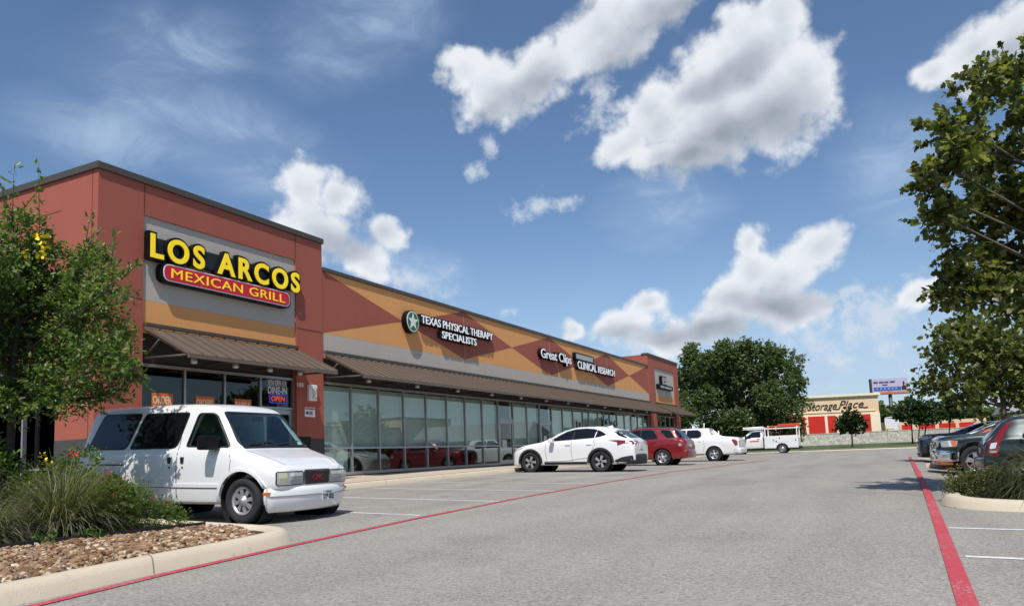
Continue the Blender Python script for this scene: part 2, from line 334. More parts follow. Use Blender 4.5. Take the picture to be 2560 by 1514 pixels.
    def build(s, name, m=None, parent=None, bevel=0., local=False, fix=True):
        """vertices are world coordinates unless local; the parent sits unrotated in that case"""
        if m is not None: s.ml = [m if q is None else q for q in s.ml]
        org = (0, 0, 0)
        if parent is not None and not local:
            org = Vector(parent.location)
            q = parent.parent
            while q is not None: org = org+Vector(q.location); q = q.parent
        me = s.mesh(name, org)
        if fix or bevel:
            bm = bmesh.new(); bm.from_mesh(me)
            if fix: bmesh.ops.recalc_face_normals(bm, faces=bm.faces)
            if bevel: bmesh.ops.bevel(bm, geom=[e for e in bm.edges if len(e.link_faces) == 2 and e.calc_face_angle(0) > .6], offset=bevel, segments=2, affect='EDGES', profile=.6, clamp_overlap=True)
            bm.to_mesh(me); bm.free()
        o = bpy.data.objects.new(name, me); COL.objects.link(o); o.parent = parent
        return o
def text_mesh(body, bold=0., shear=0., space=1.):
    cu = bpy.data.curves.new('t', 'FONT'); cu.body = body; cu.size = 1; cu.offset = bold; cu.shear = shear; cu.space_character = space; cu.resolution_u = 6; cu.fill_mode = 'FRONT'
    ob = bpy.data.objects.new('t', cu); COL.objects.link(ob)
    dg = bpy.context.evaluated_depsgraph_get(); me = bpy.data.meshes.new_from_object(ob.evaluated_get(dg))
    vs = [v.co.copy() for v in me.vertices]; fs = [tuple(p.vertices) for p in me.polygons]
    bpy.data.objects.remove(ob); bpy.data.curves.remove(cu); bpy.data.meshes.remove(me)
    return vs, fs
def text(mb, body, org, ux, uy, w, h, depth, m, bold=0., shear=0., space=1., ref=None):
    """lettering filling the w x h box at org (lower left) in the plane ux, uy; raised by depth"""
    vs, fs = text_mesh(body, bold, shear, space); v0, f0 = (text_mesh(body, 0, shear, space) if bold else (vs, fs))
    xs = [v.x for v in v0]; ys = [v.y for v in v0]; x0, x1, y0, y1 = min(xs), max(xs), min(ys), max(ys)
    if ref: x0, x1, y0, y1 = ref
    org, ux, uy = Vector(org), Vector(ux), Vector(uy); nz = ux.cross(uy).normalized()
    P = [org+ux*((v.x-x0)/(x1-x0)*w)+uy*((v.y-y0)/(y1-y0)*h) for v in vs]
    bm = bmesh.new(); bv = [bm.verts.new(p) for p in P]
    for f in fs:
        try: bm.faces.new([bv[i] for i in f])
        except ValueError: pass
    bmesh.ops.remove_doubles(bm, verts=bm.verts, dist=1e-5)
    if depth:
        r_ = bmesh.ops.extrude_face_region(bm, geom=list(bm.faces)); bmesh.ops.translate(bm, verts=[q for q in r_['geom'] if isinstance(q, bmesh.types.BMVert)], vec=nz*depth)
    bm.verts.index_update(); mb.add([v.co.copy() for v in bm.verts], [[v.index for v in f.verts] for f in bm.faces], m); bm.free()
def words(body, org, ux, uy, w, h, depth, m, parent, bold=0., space=1.):
    """one lettering part per word, set as the whole line would be"""
    ext = lambda t: (lambda v: (min(p.x for p in v), max(p.x for p in v), min(p.y for p in v), max(p.y for p in v)))(text_mesh(t, 0, 0, space)[0])
    X0, X1, Ya, Yb = ext(body); k = w/(X1-X0); W_ = body.split(' '); ES = [ext(q) for q in W_]; pos = 0.
    for i, q in enumerate(W_):
        e = ES[i]; off = (ext(' '.join(W_[:i+1]))[1]-X0-(e[1]-e[0]))*k if i else 0.
        b = MB(); text(b, q, Vector(org)+Vector(ux)*off, ux, uy, (e[1]-e[0])*k, h, depth, m, bold, 0., space, (e[0], e[1], Ya, Yb)); b.build('lettering', None, parent)
def rpoly(pts, r, n=4):
    """2-d polygon with rounded corners"""
    out = []; N = len(pts)
    for i in range(N):
        p0, p, p1 = Vector(pts[i-1]), Vector(pts[i]), Vector(pts[(i+1) % N]); rr = r[i] if isinstance(r, (list, tuple)) else r
        a = (p0-p); b = (p1-p); q = min(rr, a.length*.45, b.length*.45)
        if q < 1e-4: out.append((p.x, p.y)); continue
        A, B = p+a.normalized()*q, p+b.normalized()*q
        for k in range(n+1):
            t = k/n; c = A*(1-t)**2+p*2*t*(1-t)+B*t*t; out.append((c.x, c.y))
    return out
# ------------------------------------------------------------------ terrain: the lot drains away from the shops, eye level is z = 0
def gz(X, Y):
    zc = float(np.interp(Y, [-20, 0, 8.5, 17, 25, 40, 70, 100], [-1.0, -.95, -.87, -.79, -.725, -.75, -.75, -.75])); s = float(np.interp(Y, [0, 30, 65], [.022, .022, .008]))
    dip = min(max(X-.6, 0)*.10, .22)*min(max((Y-12)/6, 0), 1)*min(max((62-Y)/10, 0), 1)   # the bays on the right fall away
    return zc-s*(min(max(X, -16.5), 30)+9)-dip
def sheet(name, xs, ys, zf, m, inside=None, lift=0.):
    b = MB(); nx = len(xs)
    v = [(x, y, zf(x, y)+lift) for y in ys for x in xs]
    f = [(j*nx+i, j*nx+i+1, (j+1)*nx+i+1, (j+1)*nx+i) for j in range(len(ys)-1) for i in range(nx-1) if inside is None or inside((xs[i]+xs[i+1])/2, (ys[j]+ys[j+1])/2)]
    b.add(v, f, m, True); o = b.build(name, fix=False); tag(o, kind='structure'); return o
def strip(name, pts, w, m, lift=.004, kind='structure'):
    """painted line of width w lying on the asphalt"""
    P = []
    for (x0, y0), (x1, y1) in zip(pts, pts[1:]):
        n = max(1, int(math.hypot(x1-x0, y1-y0)/.6))
        P += [(x0+(x1-x0)*k/n, y0+(y1-y0)*k/n) for k in range(n)]
    P.append(pts[-1]); v = []
    for i, p in enumerate(P):
        a = Vector(P[max(i-1, 0)]); c = Vector(P[min(i+1, len(P)-1)]); t = (c-a).normalized(); q = Vector((-t.y, t.x))*w/2
        for s in (1, -1): x, y = p[0]+q.x*s, p[1]+q.y*s; v.append((x, y, gz(x, y)+lift))
    b = MB(); b.add(v, [(2*i, 2*i+1, 2*i+3, 2*i+2) for i in range(len(P)-1)], m, True)
    o = b.build(name); tag(o, kind=kind); return o
def sweep(mb, path, prof, m, zf=gz, left=True, caps=True, smooth=False):
    """prof = (inward distance, height above ground) swept along a ground path, inward = left of travel"""
    n = len(prof); v = []
    for i, p in enumerate(path):
        a = Vector(path[max(i-1, 0)]); c = Vector(path[min(i+1, len(path)-1)]); t = (c-a).normalized(); q = Vector((-t.y, t.x))*(1 if left else -1)
        z0 = zf(*p)
        for d, z in prof: v.append((p[0]+q.x*d, p[1]+q.y*d, z0+z))
    fs = [(i*n+k, i*n+k+1, (i+1)*n+k+1, (i+1)*n+k) for i in range(len(path)-1) for k in range(n-1)]
    if caps: fs += [tuple(range(n)), tuple(range((len(path)-1)*n, len(path)*n))]
    mb.add(v, fs, m, smooth); return mb
def dense(pts, step=.4):
    out = []
    for (x0, y0), (x1, y1) in zip(pts, pts[1:]):
        n = max(1, int(math.hypot(x1-x0, y1-y0)/step)); out += [(x0+(x1-x0)*k/n, y0+(y1-y0)*k/n) for k in range(n)]
    return out+[tuple(pts[-1])]
def smooth_path(pts, it=2):
    for _ in range(it):
        q = [pts[0]]
        for a, b in zip(pts, pts[1:]): q += [(a[0]*.75+b[0]*.25, a[1]*.75+b[1]*.25), (a[0]*.25+b[0]*.75, a[1]*.25+b[1]*.75)]
        pts = q+[pts[-1]]
    return pts
# far kerb of the lot runs across at a slant
FARK = [(-40, 56.5), (-7.9, 75.3), (2.2, 79.5), (60, 102)]
def fark(x): return float(np.interp(x, [p[0] for p in FARK], [p[1] for p in FARK]))
b = MB(); b.add([(-3000, -3000, -2.2), (3000, -3000, -2.2), (3000, 3000, -2.2), (-3000, 3000, -2.2)], [(0, 1, 2, 3)], M_('earth')); tag(b.build('ground', fix=False), kind='structure')
xs = [-40+i*1.0 for i in range(101)]; ys = [-25+i*1.0 for i in range(132)]
sheet('parking_lot', xs, ys, gz, M_('asphalt'))
strip('fire_lane_line', [(-5.6, 1.5), (-5.93, 3.6), (-6.19, 5.0), (-6.42, 6.85), (-6.7, 9.78), (-6.93, 14.2), (-6.95, 19.4), (-6.8, 26), (-6.4, 34), (-6.0, 42)], .11, M_('red_line'), .008)
strip('fire_lane_line', [(.30, 3.8), (.335, 5.9), (.39, 10.3), (.46, 16.5), (.50, 25), (.56, 36), (.60, 44)], .13, M_('red_line'), .008)
for y in (10.75, 13.5, 16.35, 19.1, 21.85, 24.6, 27.4, 30.2, 33.0, 35.8, 38.6): strip('parking_stripe', [(-12.6, y+.45), (-6.95, y-.25)], .095, M_('white_line'))
for y in (5.9, 8.15, 10.45, 20.2, 23.0, 25.8, 28.6, 31.4, 34.2, 37.0, 39.8): strip('parking_stripe', [(.48, y), (6.2, y-.3)], .10, M_('white_line'))
# shop sidewalk and its kerb
FX = -16.25
def wz(x, y): return gz(-13.2, y)+.15+(x+13.2)*(-.018)
sheet('sidewalk', [-16.45, -15.6, -14.8, -14, -13.36], [-6+i for i in range(72)], wz, M_('walk'))
KP = [(0, 0), (.035, .11), (.07, .145), (.12, .156), (.20, .150), (.30, .12)]
b = MB(); sweep(b, dense([(-13.06, 65), (-13.06, 28.9)], 1.), KP, M_('kerb'), left=False, smooth=True); sweep(b, smooth_path(dense([(-13.12, 26.9), (-13.06, 26.6), (-13.06, -6)], 1.), 1), KP, M_('kerb'), left=False, smooth=True)
tag(b.build('sidewalk_kerb', fix=True), kind='structure')
# planting island on the left
ISL = smooth_path([(-5.85, -4), (-6.08, 3.6), (-6.31, 4.9), (-6.46, 6.5), (-6.6, 7.2), (-7.0, 7.6), (-7.6, 7.72), (-8.4, 7.80), (-10, 8.02), (-12.8, 8.25), (-15.6, 8.4)])
KP2 = [(0, 0), (.05, .09), (.09, .135), (.14, .152), (.27, .150), (.30, .10)]
b = MB(); sweep(b, ISL, KP2, M_('kerb'), smooth=True); tag(b.build('island_kerb', fix=True), kind='structure')
def inward(path, d):
    out = []
    for i, p in enumerate(path):
        a = Vector(path[max(i-1, 0)]); c = Vector(path[min(i+1, len(path)-1)]); t = (c-a).normalized(); out.append((p[0]-t.y*d, p[1]+t.x*d))
    return out
def flat_fill(name, poly, zf, m, kind='structure'):
    r_ = delaunay_2d_cdt([Vector(p) for p in poly], [], [list(range(len(poly)))], 1, 1e-4)
    bb = MB(); bb.add([(p.x, p.y, zf(p.x, p.y)) for p in r_[0]], r_[2], m, True); return tag(bb.build(name), kind=kind)
flat_fill('mulch_bed', inward(ISL, .27)+[(-15.6, -4)], lambda x, y: gz(x, y)+.10, M_('mulch'))
EDGE = [(-9.1, -4), (-8.98, 3.5), (-8.80, 5.06), (-8.58, 6.33), (-8.37, 7.45)]
b = MB(); sweep(b, dense(EDGE, .3), [(0, .02), (0, .185), (.02, .185), (.02, .02)], M_('black')); tag(b.build('bed_edging', fix=True), 'black plastic strip edging between river rock and mulch bed', 'edging')
# river rock: too many to count
def rocks():
    ico = bmesh.new(); bmesh.ops.create_icosphere(ico, subdivisions=1, radius=1); iv = np.array([v.co[:] for v in ico.verts]); ico.verts.index_update(); fi = [[v.index for v in f.verts] for f in ico.faces]; ico.free()
    rg = np.random.default_rng(3); V = []; Fc = []; nb = 0; inner = inward(ISL, .29)
    ky = [p[1] for p in inner if p[1] < 7.0]; kx = [p[0] for p in inner if p[1] < 7.0]
    i = 0
    while i < 10500:
        y = rg.uniform(1.5, 7.45); xk = float(np.interp(y, ky, kx)); xe = float(np.interp(y, [p[1] for p in EDGE], [p[0] for p in EDGE]))
        if y > 6.9: xk = -6.9-(y-6.9)*1.6
        x = rg.uniform(xe+.03, xk-.02)
        if x > xk: continue
        s = rg.choice([.017, .024, .033, .046], p=[.34, .38, .22, .06])*rg.uniform(.72, 1.1)
        A = Euler((rg.uniform(-.5, .5), rg.uniform(-.5, .5), rg.uniform(0, 6.3))).to_matrix()
        p = iv*(1+rg.uniform(-.22, .22, (len(iv), 1)))*np.array([s*rg.uniform(1., 1.7), s, s*rg.uniform(.5, .8)])
        p = p@np.array(A).T+np.array([x, y, gz(x, y)+.10+rg.uniform(.008, .045)])
        V.append(p); Fc += [[a+nb for a in f] for f in fi]; nb += len(iv); i += 1
    me = bpy.data.meshes.new('river_rock'); me.from_pydata(np.concatenate(V).tolist(), [], Fc)
    M = bpy.data.materials.new('river_stone'); M.use_nodes = True; g = G(M.node_tree); bs = M.node_tree.nodes['Principled BSDF']
    ge = g.n('ShaderNodeNewGeometry'); rp = g.n('ShaderNodeValToRGB'); g.link(ge.outputs['Random Per Island'], rp.inputs[0]); e = rp.color_ramp.elements
    e[0].color = rgb(*srgb(84, 60, 42)); e[1].color = rgb(*srgb(206, 190, 166)); e[1].position = .97
    for p_, c_ in ((.2, (124, 88, 58)), (.42, (150, 116, 80)), (.6, (118, 96, 78)), (.8, (170, 142, 110))): q = e.new(p_); q.color = rgb(*srgb(*c_))
    P = ge.outputs['Position']; h = g.n('ShaderNodeHueSaturation'); g.link(rp.outputs[0], h.inputs['Color']); g.set(h.inputs['Value'], g.lin(g.noise(P, 45, 4, .6), .25, .75, .7, 1.25)); g.link(h.outputs[0], bs.inputs['Base Color']); bs.inputs['Roughness'].default_value = .8
    me.materials.append(M); o = bpy.data.objects.new('river_rock', me); COL.objects.link(o)
    tag(o, 'tan and brown river rock filling the island behind the kerb', 'gravel', kind='stuff')
rocks()
# planting island on the right
RIS = smooth_path([(8, 10.6), (2.6, 12.25), (1.2, 12.75), (.72, 13.05), (.52, 13.6), (.62, 14.6), (1.0, 15.6), (1.4, 17.5), (1.6, 18.6), (2.2, 18.9), (8, 18.6)])
b = MB(); sweep(b, RIS, KP2, M_('kerb'), left=False, smooth=True); tag(b.build('island_kerb', fix=True), kind='structure')
flat_fill('mulch_bed', inward(RIS, -.27), lambda x, y: gz(x, y)+.10, M_('mulch'))
# ------------------------------------------------------------------ the shopping strip
Y0, Y1, Y2, Y3 = 11.29, 19.15, 56.0, 64.86
BLD = thing('strip_mall', (-20, 38, gz(-16, 38)), 'long red and tan shopping strip with brown metal awnings over a glass front', 'building')
T = M_
def bpart(name, mb, m=None, parent=BLD, bevel=0., label=None):
    o = mb.build(name, m, parent, bevel)
    if label: o['label'] = label
    return o
b = MB().use(T('red'))
ZB = -1.5
for ya, yb in ((Y0, 12.53), (17.92, Y1)): b.box(FX-.4, FX, ya, yb, ZB, 7.2)
b.box(FX-.4, FX, 12.53, 17.92, 6.34, 7.2)
b.box(-34, -21.6, Y0, Y0+.4, ZB, 7.2); b.box(-17.66, FX-.4, Y0, Y0+.4, ZB, 7.2); b.box(-21.6, -17.66, Y0, Y0+.4, 2.62, 7.2)
b.box(-34, FX-.4, Y1-.4, Y1, 6.0, 7.2)
bpart('tower_wall', b)
b = MB().use(T('red'))
for ya, yb in ((Y2, 57.75), (63.52, Y3)): b.box(FX-.4, FX+.02, ya, yb, ZB, 7.2)
b.box(FX-.4, FX+.02, 57.75, 63.52, 6.34, 7.2); b.box(-34, FX-.4, Y3-.4, Y3, ZB, 7.2); b.box(-34, FX-.4, Y2, Y2+.4, 6.0, 7.2)
bpart('tower_wall', b)
for ya, yb in ((12.53, 17.92), (57.75, 63.52)):
    bpart('grey_panel', MB().box(FX-.4, FX-.045, ya, yb, 4.2, 6.34, T('grey'))); bpart('tan_panel', MB().box(FX-.4, FX-.045, ya, yb, 3.4, 4.196, T('tan')))
bpart('upper_wall', MB().box(FX-.4, FX-.03, Y1, Y2, 4.2, 6.28, T('tan')))
bpart('grey_panel', MB().box(FX-.4, FX-.03, Y1, Y2, 3.4, 4.196, T('grey')))
# red diamonds painted along the upper wall
MODY = (Y2-Y1)/4
for k in range(5):
    c = Y1+k*MODY; ya, yb, yc = max(c-MODY/2, Y1), min(c+MODY/2, Y2), c
    if k == 0: pts = [(ya, 4.2), (yb, 5.22), (ya, 6.28)]
    elif k == 4: pts = [(yb, 4.2), (yb, 6.28), (ya, 5.22)]
    else: pts = [(yc, 4.2), (yb, 5.22), (yc, 6.28), (ya, 5.22)]
    bpart('diamond', MB().prism([(FX-.034, y, z) for y, z in pts], (.008, 0, 0), T('red')))
def pieces(name, rows, m):
    for r_ in rows: bpart(name, MB().box(*r_, T(m)))
pieces('panel_joint', [(FX-.03, FX-.0205, Y1+MODY*k-.012, Y1+MODY*k+.012, 3.5, 6.25) for k in (1, 2, 3)]+[(FX-.03, FX-.022, Y1+.01, Y1+.04, 3.5, 6.25)], 'joint_tan')
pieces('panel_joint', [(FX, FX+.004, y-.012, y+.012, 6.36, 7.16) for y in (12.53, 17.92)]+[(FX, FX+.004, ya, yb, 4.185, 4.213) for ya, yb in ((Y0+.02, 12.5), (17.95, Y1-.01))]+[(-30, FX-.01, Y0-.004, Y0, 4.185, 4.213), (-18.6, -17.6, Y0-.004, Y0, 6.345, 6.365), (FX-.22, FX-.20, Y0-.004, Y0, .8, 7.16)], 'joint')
pieces('base_band', [(FX-.02, FX+.005, ya, yb, ZB, .79) for ya, yb in ((Y0-.005, 12.53), (17.92, Y1+.003))]+[(FX-.02, FX+.025, Y2, 57.75, ZB, .79), (FX-.02, FX+.025, 63.52, Y3, ZB, .79), (-34, -21.6, Y0-.0055, Y0, ZB, .79), (-17.66, FX-.021, Y0-.0055, Y0, ZB, .79)], 'band')
b = MB().use(T('bronze'))
b.box(FX-.45, FX+.06, Y0-.06, Y1+.04, 7.14, 7.31); b.box(-34, FX-.451, Y0-.06, Y0+.45, 7.14, 7.31)
bpart('coping', b, bevel=.012)
bpart('coping', MB().box(FX-.45, FX+.03, Y1+.045, Y2-.02, 6.25, 6.38, T('bronze')), bevel=.01); bpart('coping', MB().box(FX-.45, FX+.08, Y2-.04, Y3+.06, 7.14, 7.31, T('bronze')), bevel=.012)
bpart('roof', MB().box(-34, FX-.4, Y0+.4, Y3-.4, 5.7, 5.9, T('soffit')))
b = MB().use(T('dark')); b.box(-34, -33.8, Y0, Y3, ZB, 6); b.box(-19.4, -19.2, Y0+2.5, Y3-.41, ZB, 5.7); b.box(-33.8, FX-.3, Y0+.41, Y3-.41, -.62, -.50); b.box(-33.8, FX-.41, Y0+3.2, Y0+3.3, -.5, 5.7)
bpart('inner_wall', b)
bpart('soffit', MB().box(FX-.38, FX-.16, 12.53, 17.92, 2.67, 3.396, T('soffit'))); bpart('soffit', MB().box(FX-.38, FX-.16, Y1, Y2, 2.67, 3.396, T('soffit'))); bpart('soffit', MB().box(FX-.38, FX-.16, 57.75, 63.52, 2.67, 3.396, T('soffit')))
bpart('sill_wall', MB().box(FX-.35, FX-.08, Y1, Y2, ZB, -.44, T('walk'))); bpart('sill_wall', MB().box(FX-.35, FX-.08, 57.75, 63.52, ZB, -.44, T('walk'))); bpart('sill_wall', MB().box(FX-.35, FX-.08, 12.53, 17.92, ZB, -.44, T('walk')))
# storefront: one framed bay after the other
def bay(ya, yb, dark=False, shade=None, door=False, last=False, x=FX-.12):
    f = MB().use(T('alu')); w = .055; zt, zs, zm = 2.64, -.41, .48
    f.box(x-.10, x, ya, ya+w, zs, zt)
    if last: f.box(x-.10, x, yb, yb+w, zs, zt)
    f.box(x-.10, x-.002, ya+w, yb, zt-.075, zt)
    P = T('dglass') if dark else T('glass')
    if door:
        f.box(x-.10, x-.002, ya+w, yb, 1.66, 1.73); o = bpart('storefront_window', f)
        MB().box(x-.06, x-.052, ya+w, yb, 1.73, zt-.075, P).build('pane', None, o)
        d = MB().use(T('alu')); ya2, yb2 = ya+w+.02, yb-.02
        d.box(x-.085, x-.02, ya2, ya2+.10, zs+.02, 1.65); d.box(x-.085, x-.02, yb2-.10, yb2, zs+.02, 1.65); d.box(x-.085, x-.021, ya2+.1, yb2-.1, 1.52, 1.65); d.box(x-.085, x-.021, ya2+.1, yb2-.1, zs+.02, zs+.22)
        do = bpart('door', d); MB().box(x-.06, x-.052, ya2+.1, yb2-.1, zs+.22, 1.52, P).build('pane', None, do)
        MB().use(T('steel')).tube([(x-.02, ya2+.06, .45), (x+.05, ya2+.06, .47), (x+.05, ya2+.06, .83), (x-.02, ya2+.06, .85)], .014).build('handle', None, do)
        return
    f.box(x-.10, x-.002, ya+w, yb, zs, zs+.10)
    if not dark: f.box(x-.10, x-.002, ya+w, yb, zm-.03, zm+.03)
    o = bpart('storefront_window', f)
    if dark: MB().box(x-.06, x-.052, ya+w, yb, zs+.1, zt-.075, P).build('pane', None, o)
    else:
        MB().box(x-.06, x-.052, ya+w, yb, zm+.03, zt-.075, P).build('pane', None, o); MB().box(x-.06, x-.052, ya+w, yb, zs+.1, zm-.03, P).build('pane', None, o)
    if shade is not None: MB().box(x-.22, x-.214, ya+.03, yb+.02, shade, zt-.11, T('shade')).build('roller_shade', None, o)
TW = [12.56, 13.87, 15.2, 16.53, 17.865]
for i in range(4): bay(TW[i], TW[i+1], dark=True, door=(i == 3), last=(i == 3))
MU = [19.2, 20.7, 22.25, 23.8, 25.35, 26.9, 28.4, 29.92, 31.46, 33.0, 34.58, 36.12, 37.64, 39.2, 40.74, 42.3, 43.3, 44.9, 46.0, 47.07, 48.5, 50.1, 51.6, 53.1, 54.5, 55.95]
for i in range(len(MU)-1):
    door = i in (8, 11, 18); sh = None
    if i == 0: sh = -.35
    elif i < 11 and not door: sh = .44+.03*((i*7) % 3)
    elif not door and i < 19: sh = .50+.09*((i*5) % 4)
    elif not door and i in (20, 21, 23): sh = .9
    bay(MU[i], MU[i+1], shade=sh, door=door, last=(i == len(MU)-2))
EW = [57.78, 59.2, 60.6, 62.0, 63.47]
for i in range(4): bay(EW[i], EW[i+1], last=(i == 3))
# end wall porch beside the tree, its glass set back in the shade
b = MB().use(T('alu'))
for x in (-21.55, -19.12, -17.72): b.box(x, x+.06, Y0+.10, Y0+.20, -.6, 2.6)
b.box(-21.5, -17.7, Y0+.105, Y0+.19, 2.52, 2.6); b.box(-21.5, -17.72, Y0+.12, Y0+.17, .12, .17)
ew = bpart('porch_frame', b)
b = MB().use(T('alu'))
for x in (-21.5, -20.1, -18.7): b.box(x, x+.06, Y0+1.9, Y0+2.0, -.6, 2.5)
ew = bpart('storefront_window', b); MB().box(-22.5, -17.0, Y0+1.95, Y0+1.958, -.6, 2.6, T('dglass')).build('pane', None, ew)
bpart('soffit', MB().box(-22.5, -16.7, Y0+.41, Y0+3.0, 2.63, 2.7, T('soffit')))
# ------------------------------------------------------------------ awnings: standing seam metal on steel brackets
def awning(ya, yb, ztop=3.47, zlow=2.68, out=1.57, lamps=()):
    x0, x1 = FX+.02, FX+out; a = MB().use(T('awn'))
    dx, dz = x1-x0, zlow-ztop; L = math.hypot(dx, dz); nx, nz_ = -dz/L, dx/L
    a.prism([(x0, ya, ztop), (x1, ya, zlow), (x1+nx*.03, ya, zlow+nz_*.03), (x0+nx*.03, ya, ztop+nz_*.03)], (0, yb-ya, 0))
    n = max(1, round((yb-ya)/.405))
    for k in range(n+1):
        y = ya+.012+(yb-ya-.024)*k/n
        a.prism([(x0+nx*.028, y-.011, ztop+nz_*.028), (x1+nx*.028, y-.011, zlow+nz_*.028), (x1+nx*.07, y-.011, zlow+nz_*.07), (x0+nx*.07, y-.011, ztop+nz_*.07)], (0, .022, 0))
    a.box(x1-.03, x1+.035, ya, yb, zlow-.07, zlow+.012)
    o = bpart('awning', a)
    MB().box(FX, FX+.10, ya, yb, ztop+.055, ztop+.15, T('bronze')).build('flashing', None, o, bevel=.01)
    f = MB().use(T('awn_d')); k = 0; nb = max(1, round((yb-ya)/1.55))
    for k in range(nb+1):
        y = ya+.04+(yb-ya-.08)*k/nb
        f.tube([(x0, y, 2.74), (x1-.10, y, zlow+.01)], .028, n=6); f.tube([(x0, y, 2.78), (x0+.52, y, ztop-.30)], .024, n=6); f.tube([(x0, y, ztop-.05), (x1-.05, y, zlow-.005)], .026, n=6)
    for t in (.35, .72): f.box(x0+dx*t-.03, x0+dx*t+.03, ya+.02, yb-.02, ztop+dz*t-.07, ztop+dz*t-.01)
    f.build('bracket', None, o)
    for y in lamps:
        q = MB(); q.lathe([(.03, 0), (.035, -.08), (.075, -.13), (.085, -.2), (.07, -.25), (.0, -.26)], (x0+.75, y, 2.86), (0, 0, 1), T('steel'), n=14); q.build('lamp', None, o)
awning(12.55, 17.92, lamps=(13.4, 14.75, 16.0, 17.2)); awning(19.2, 55.98, lamps=[20.5+2.9*k for k in range(12)]); awning(57.3, 63.9, lamps=(59, 61, 62.5))
# ------------------------------------------------------------------ signs
UX, UY = (0, 1, 0), (0, 0, 1)
def sign_root(name, loc, label, cat='sign'): return thing(name, loc, label, cat)
def slab(mb, y0, y1, z0, z1, x0, x1, m, r=0.):
    mb.prism([(x0, y, z) for y, z in rpoly([(y0, z0), (y1, z0), (y1, z1), (y0, z1)], r, 6)], (x1-x0, 0, 0), m)
S = sign_root('restaurant_sign', (FX, 15.1, 5.2), 'big yellow LOS ARCOS letters on black above a red MEXICAN GRILL capsule')
b = MB(); text(b, 'LOS ARCOS', (FX+.03, 12.60, 5.27), UX, UY, 5.26, .575, .15, T('gblack'), bold=.10, space=1.30); slab(b, 12.53, 17.80, 5.33, 5.80, FX-.04, FX+.10, T('black')); b.build('letter_cabinet', None, S)
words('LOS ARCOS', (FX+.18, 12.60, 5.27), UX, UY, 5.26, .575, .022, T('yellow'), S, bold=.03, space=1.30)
b = MB(); slab(b, 12.90, 17.52, 4.70, 5.21, FX-.04, FX+.16, T('gblack'), .25); b.build('capsule', None, S)
b = MB(); slab(b, 12.97, 17.47, 4.745, 5.185, FX+.15, FX+.172, T('white'), .22); b.build('border', None, S)
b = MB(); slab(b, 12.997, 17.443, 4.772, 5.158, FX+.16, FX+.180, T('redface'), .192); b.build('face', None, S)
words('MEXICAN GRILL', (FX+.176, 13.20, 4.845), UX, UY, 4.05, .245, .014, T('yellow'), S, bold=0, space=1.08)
S = sign_root('clinic_sign', (FX, 27.4, 5.2), 'white TEXAS PHYSICAL THERAPY SPECIALISTS lettering beside a round green star emblem')
b = MB(); text(b, 'TEXAS PHYSICAL THERAPY', (FX-.02, 24.75, 5.28), UX, UY, 5.9, .31, .18, T('gblack'), bold=.10); slab(b, 24.68, 30.62, 5.30, 5.57, FX-.035, FX+.15, T('black')); text(b, 'SPECIALISTS', (FX-.02, 26.25, 4.86), UX, UY, 2.85, .29, .18, T('gblack'), bold=.10); slab(b, 26.18, 29.1, 4.88, 5.13, FX-.035, FX+.15, T('black')); b.build('letter_cabinet', None, S)
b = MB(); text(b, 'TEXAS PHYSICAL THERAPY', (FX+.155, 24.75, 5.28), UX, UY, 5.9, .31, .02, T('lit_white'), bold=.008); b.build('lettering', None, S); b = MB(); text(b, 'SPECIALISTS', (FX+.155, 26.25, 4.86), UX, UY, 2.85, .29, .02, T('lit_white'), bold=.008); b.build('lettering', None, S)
b = MB(); b.lathe([(.44, 0), (.44, .22)], (FX-.02, 24.08, 5.23), (1, 0, 0), T('gblack'), n=40, smooth=False); b.build('emblem_drum', None, S)
b = MB(); b.lathe([(.40, 0), (.40, .012)], (FX+.20, 24.08, 5.23), (1, 0, 0), T('white'), n=40, smooth=False); b.lathe([(.355, 0), (.355, .014)], (FX+.204, 24.08, 5.23), (1, 0, 0), T('green'), n=40, smooth=False)
st = [(FX+.21, 24.08+math.sin(math.pi*k/5)*(.35 if k % 2 == 0 else .14), 5.23+math.cos(math.pi*k/5)*(.35 if k % 2 == 0 else .14)) for k in range(10)]; b.prism(st, (.014, 0, 0), T('white')); b.build('emblem', None, S)
S = sign_root('salon_sign', (FX, 38, 5.2), 'white mixed case Great Clips letters with black sides on a red diamond')
b = MB(); text(b, 'Great Clips', (FX-.03, 36.0, 4.86), UX, UY, 4.15, .64, .20, T('gblack'), bold=.06); b.build('letter_cabinet', None, S)
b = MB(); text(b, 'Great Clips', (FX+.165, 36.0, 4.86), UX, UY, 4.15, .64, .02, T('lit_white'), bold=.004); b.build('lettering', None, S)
S = sign_root('research_sign', (FX, 44.3, 5.2), 'white CLINICAL RESEARCH letters on black below a small grey faced box')
b = MB(); text(b, 'CLINICAL', (FX-.03, 41.15, 4.87), UX, UY, 3.1, .44, .20, T('gblack'), bold=.10); text(b, 'RESEARCH', (FX-.03, 44.55, 4.87), UX, UY, 3.1, .40, .20, T('gblack'), bold=.10); slab(b, 41.0, 44.2, 4.92, 5.30, FX-.035, FX+.15, T('black')); slab(b, 44.5, 47.6, 4.92, 5.2, FX-.035, FX+.15, T('black')); b.build('letter_cabinet', None, S)
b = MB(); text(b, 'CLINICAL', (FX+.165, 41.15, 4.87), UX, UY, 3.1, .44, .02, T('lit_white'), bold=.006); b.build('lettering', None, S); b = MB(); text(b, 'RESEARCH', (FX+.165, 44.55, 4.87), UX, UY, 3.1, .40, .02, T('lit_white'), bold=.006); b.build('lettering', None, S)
b = MB(); slab(b, 40.85, 43.95, 5.36, 5.80, FX-.035, FX+.15, T('gblack'), .12); b.build('name_box', None, S)
b = MB(); slab(b, 41.02, 43.78, 5.44, 5.72, FX+.14, FX+.156, T('greyface'), .05); b.build('face', None, S)
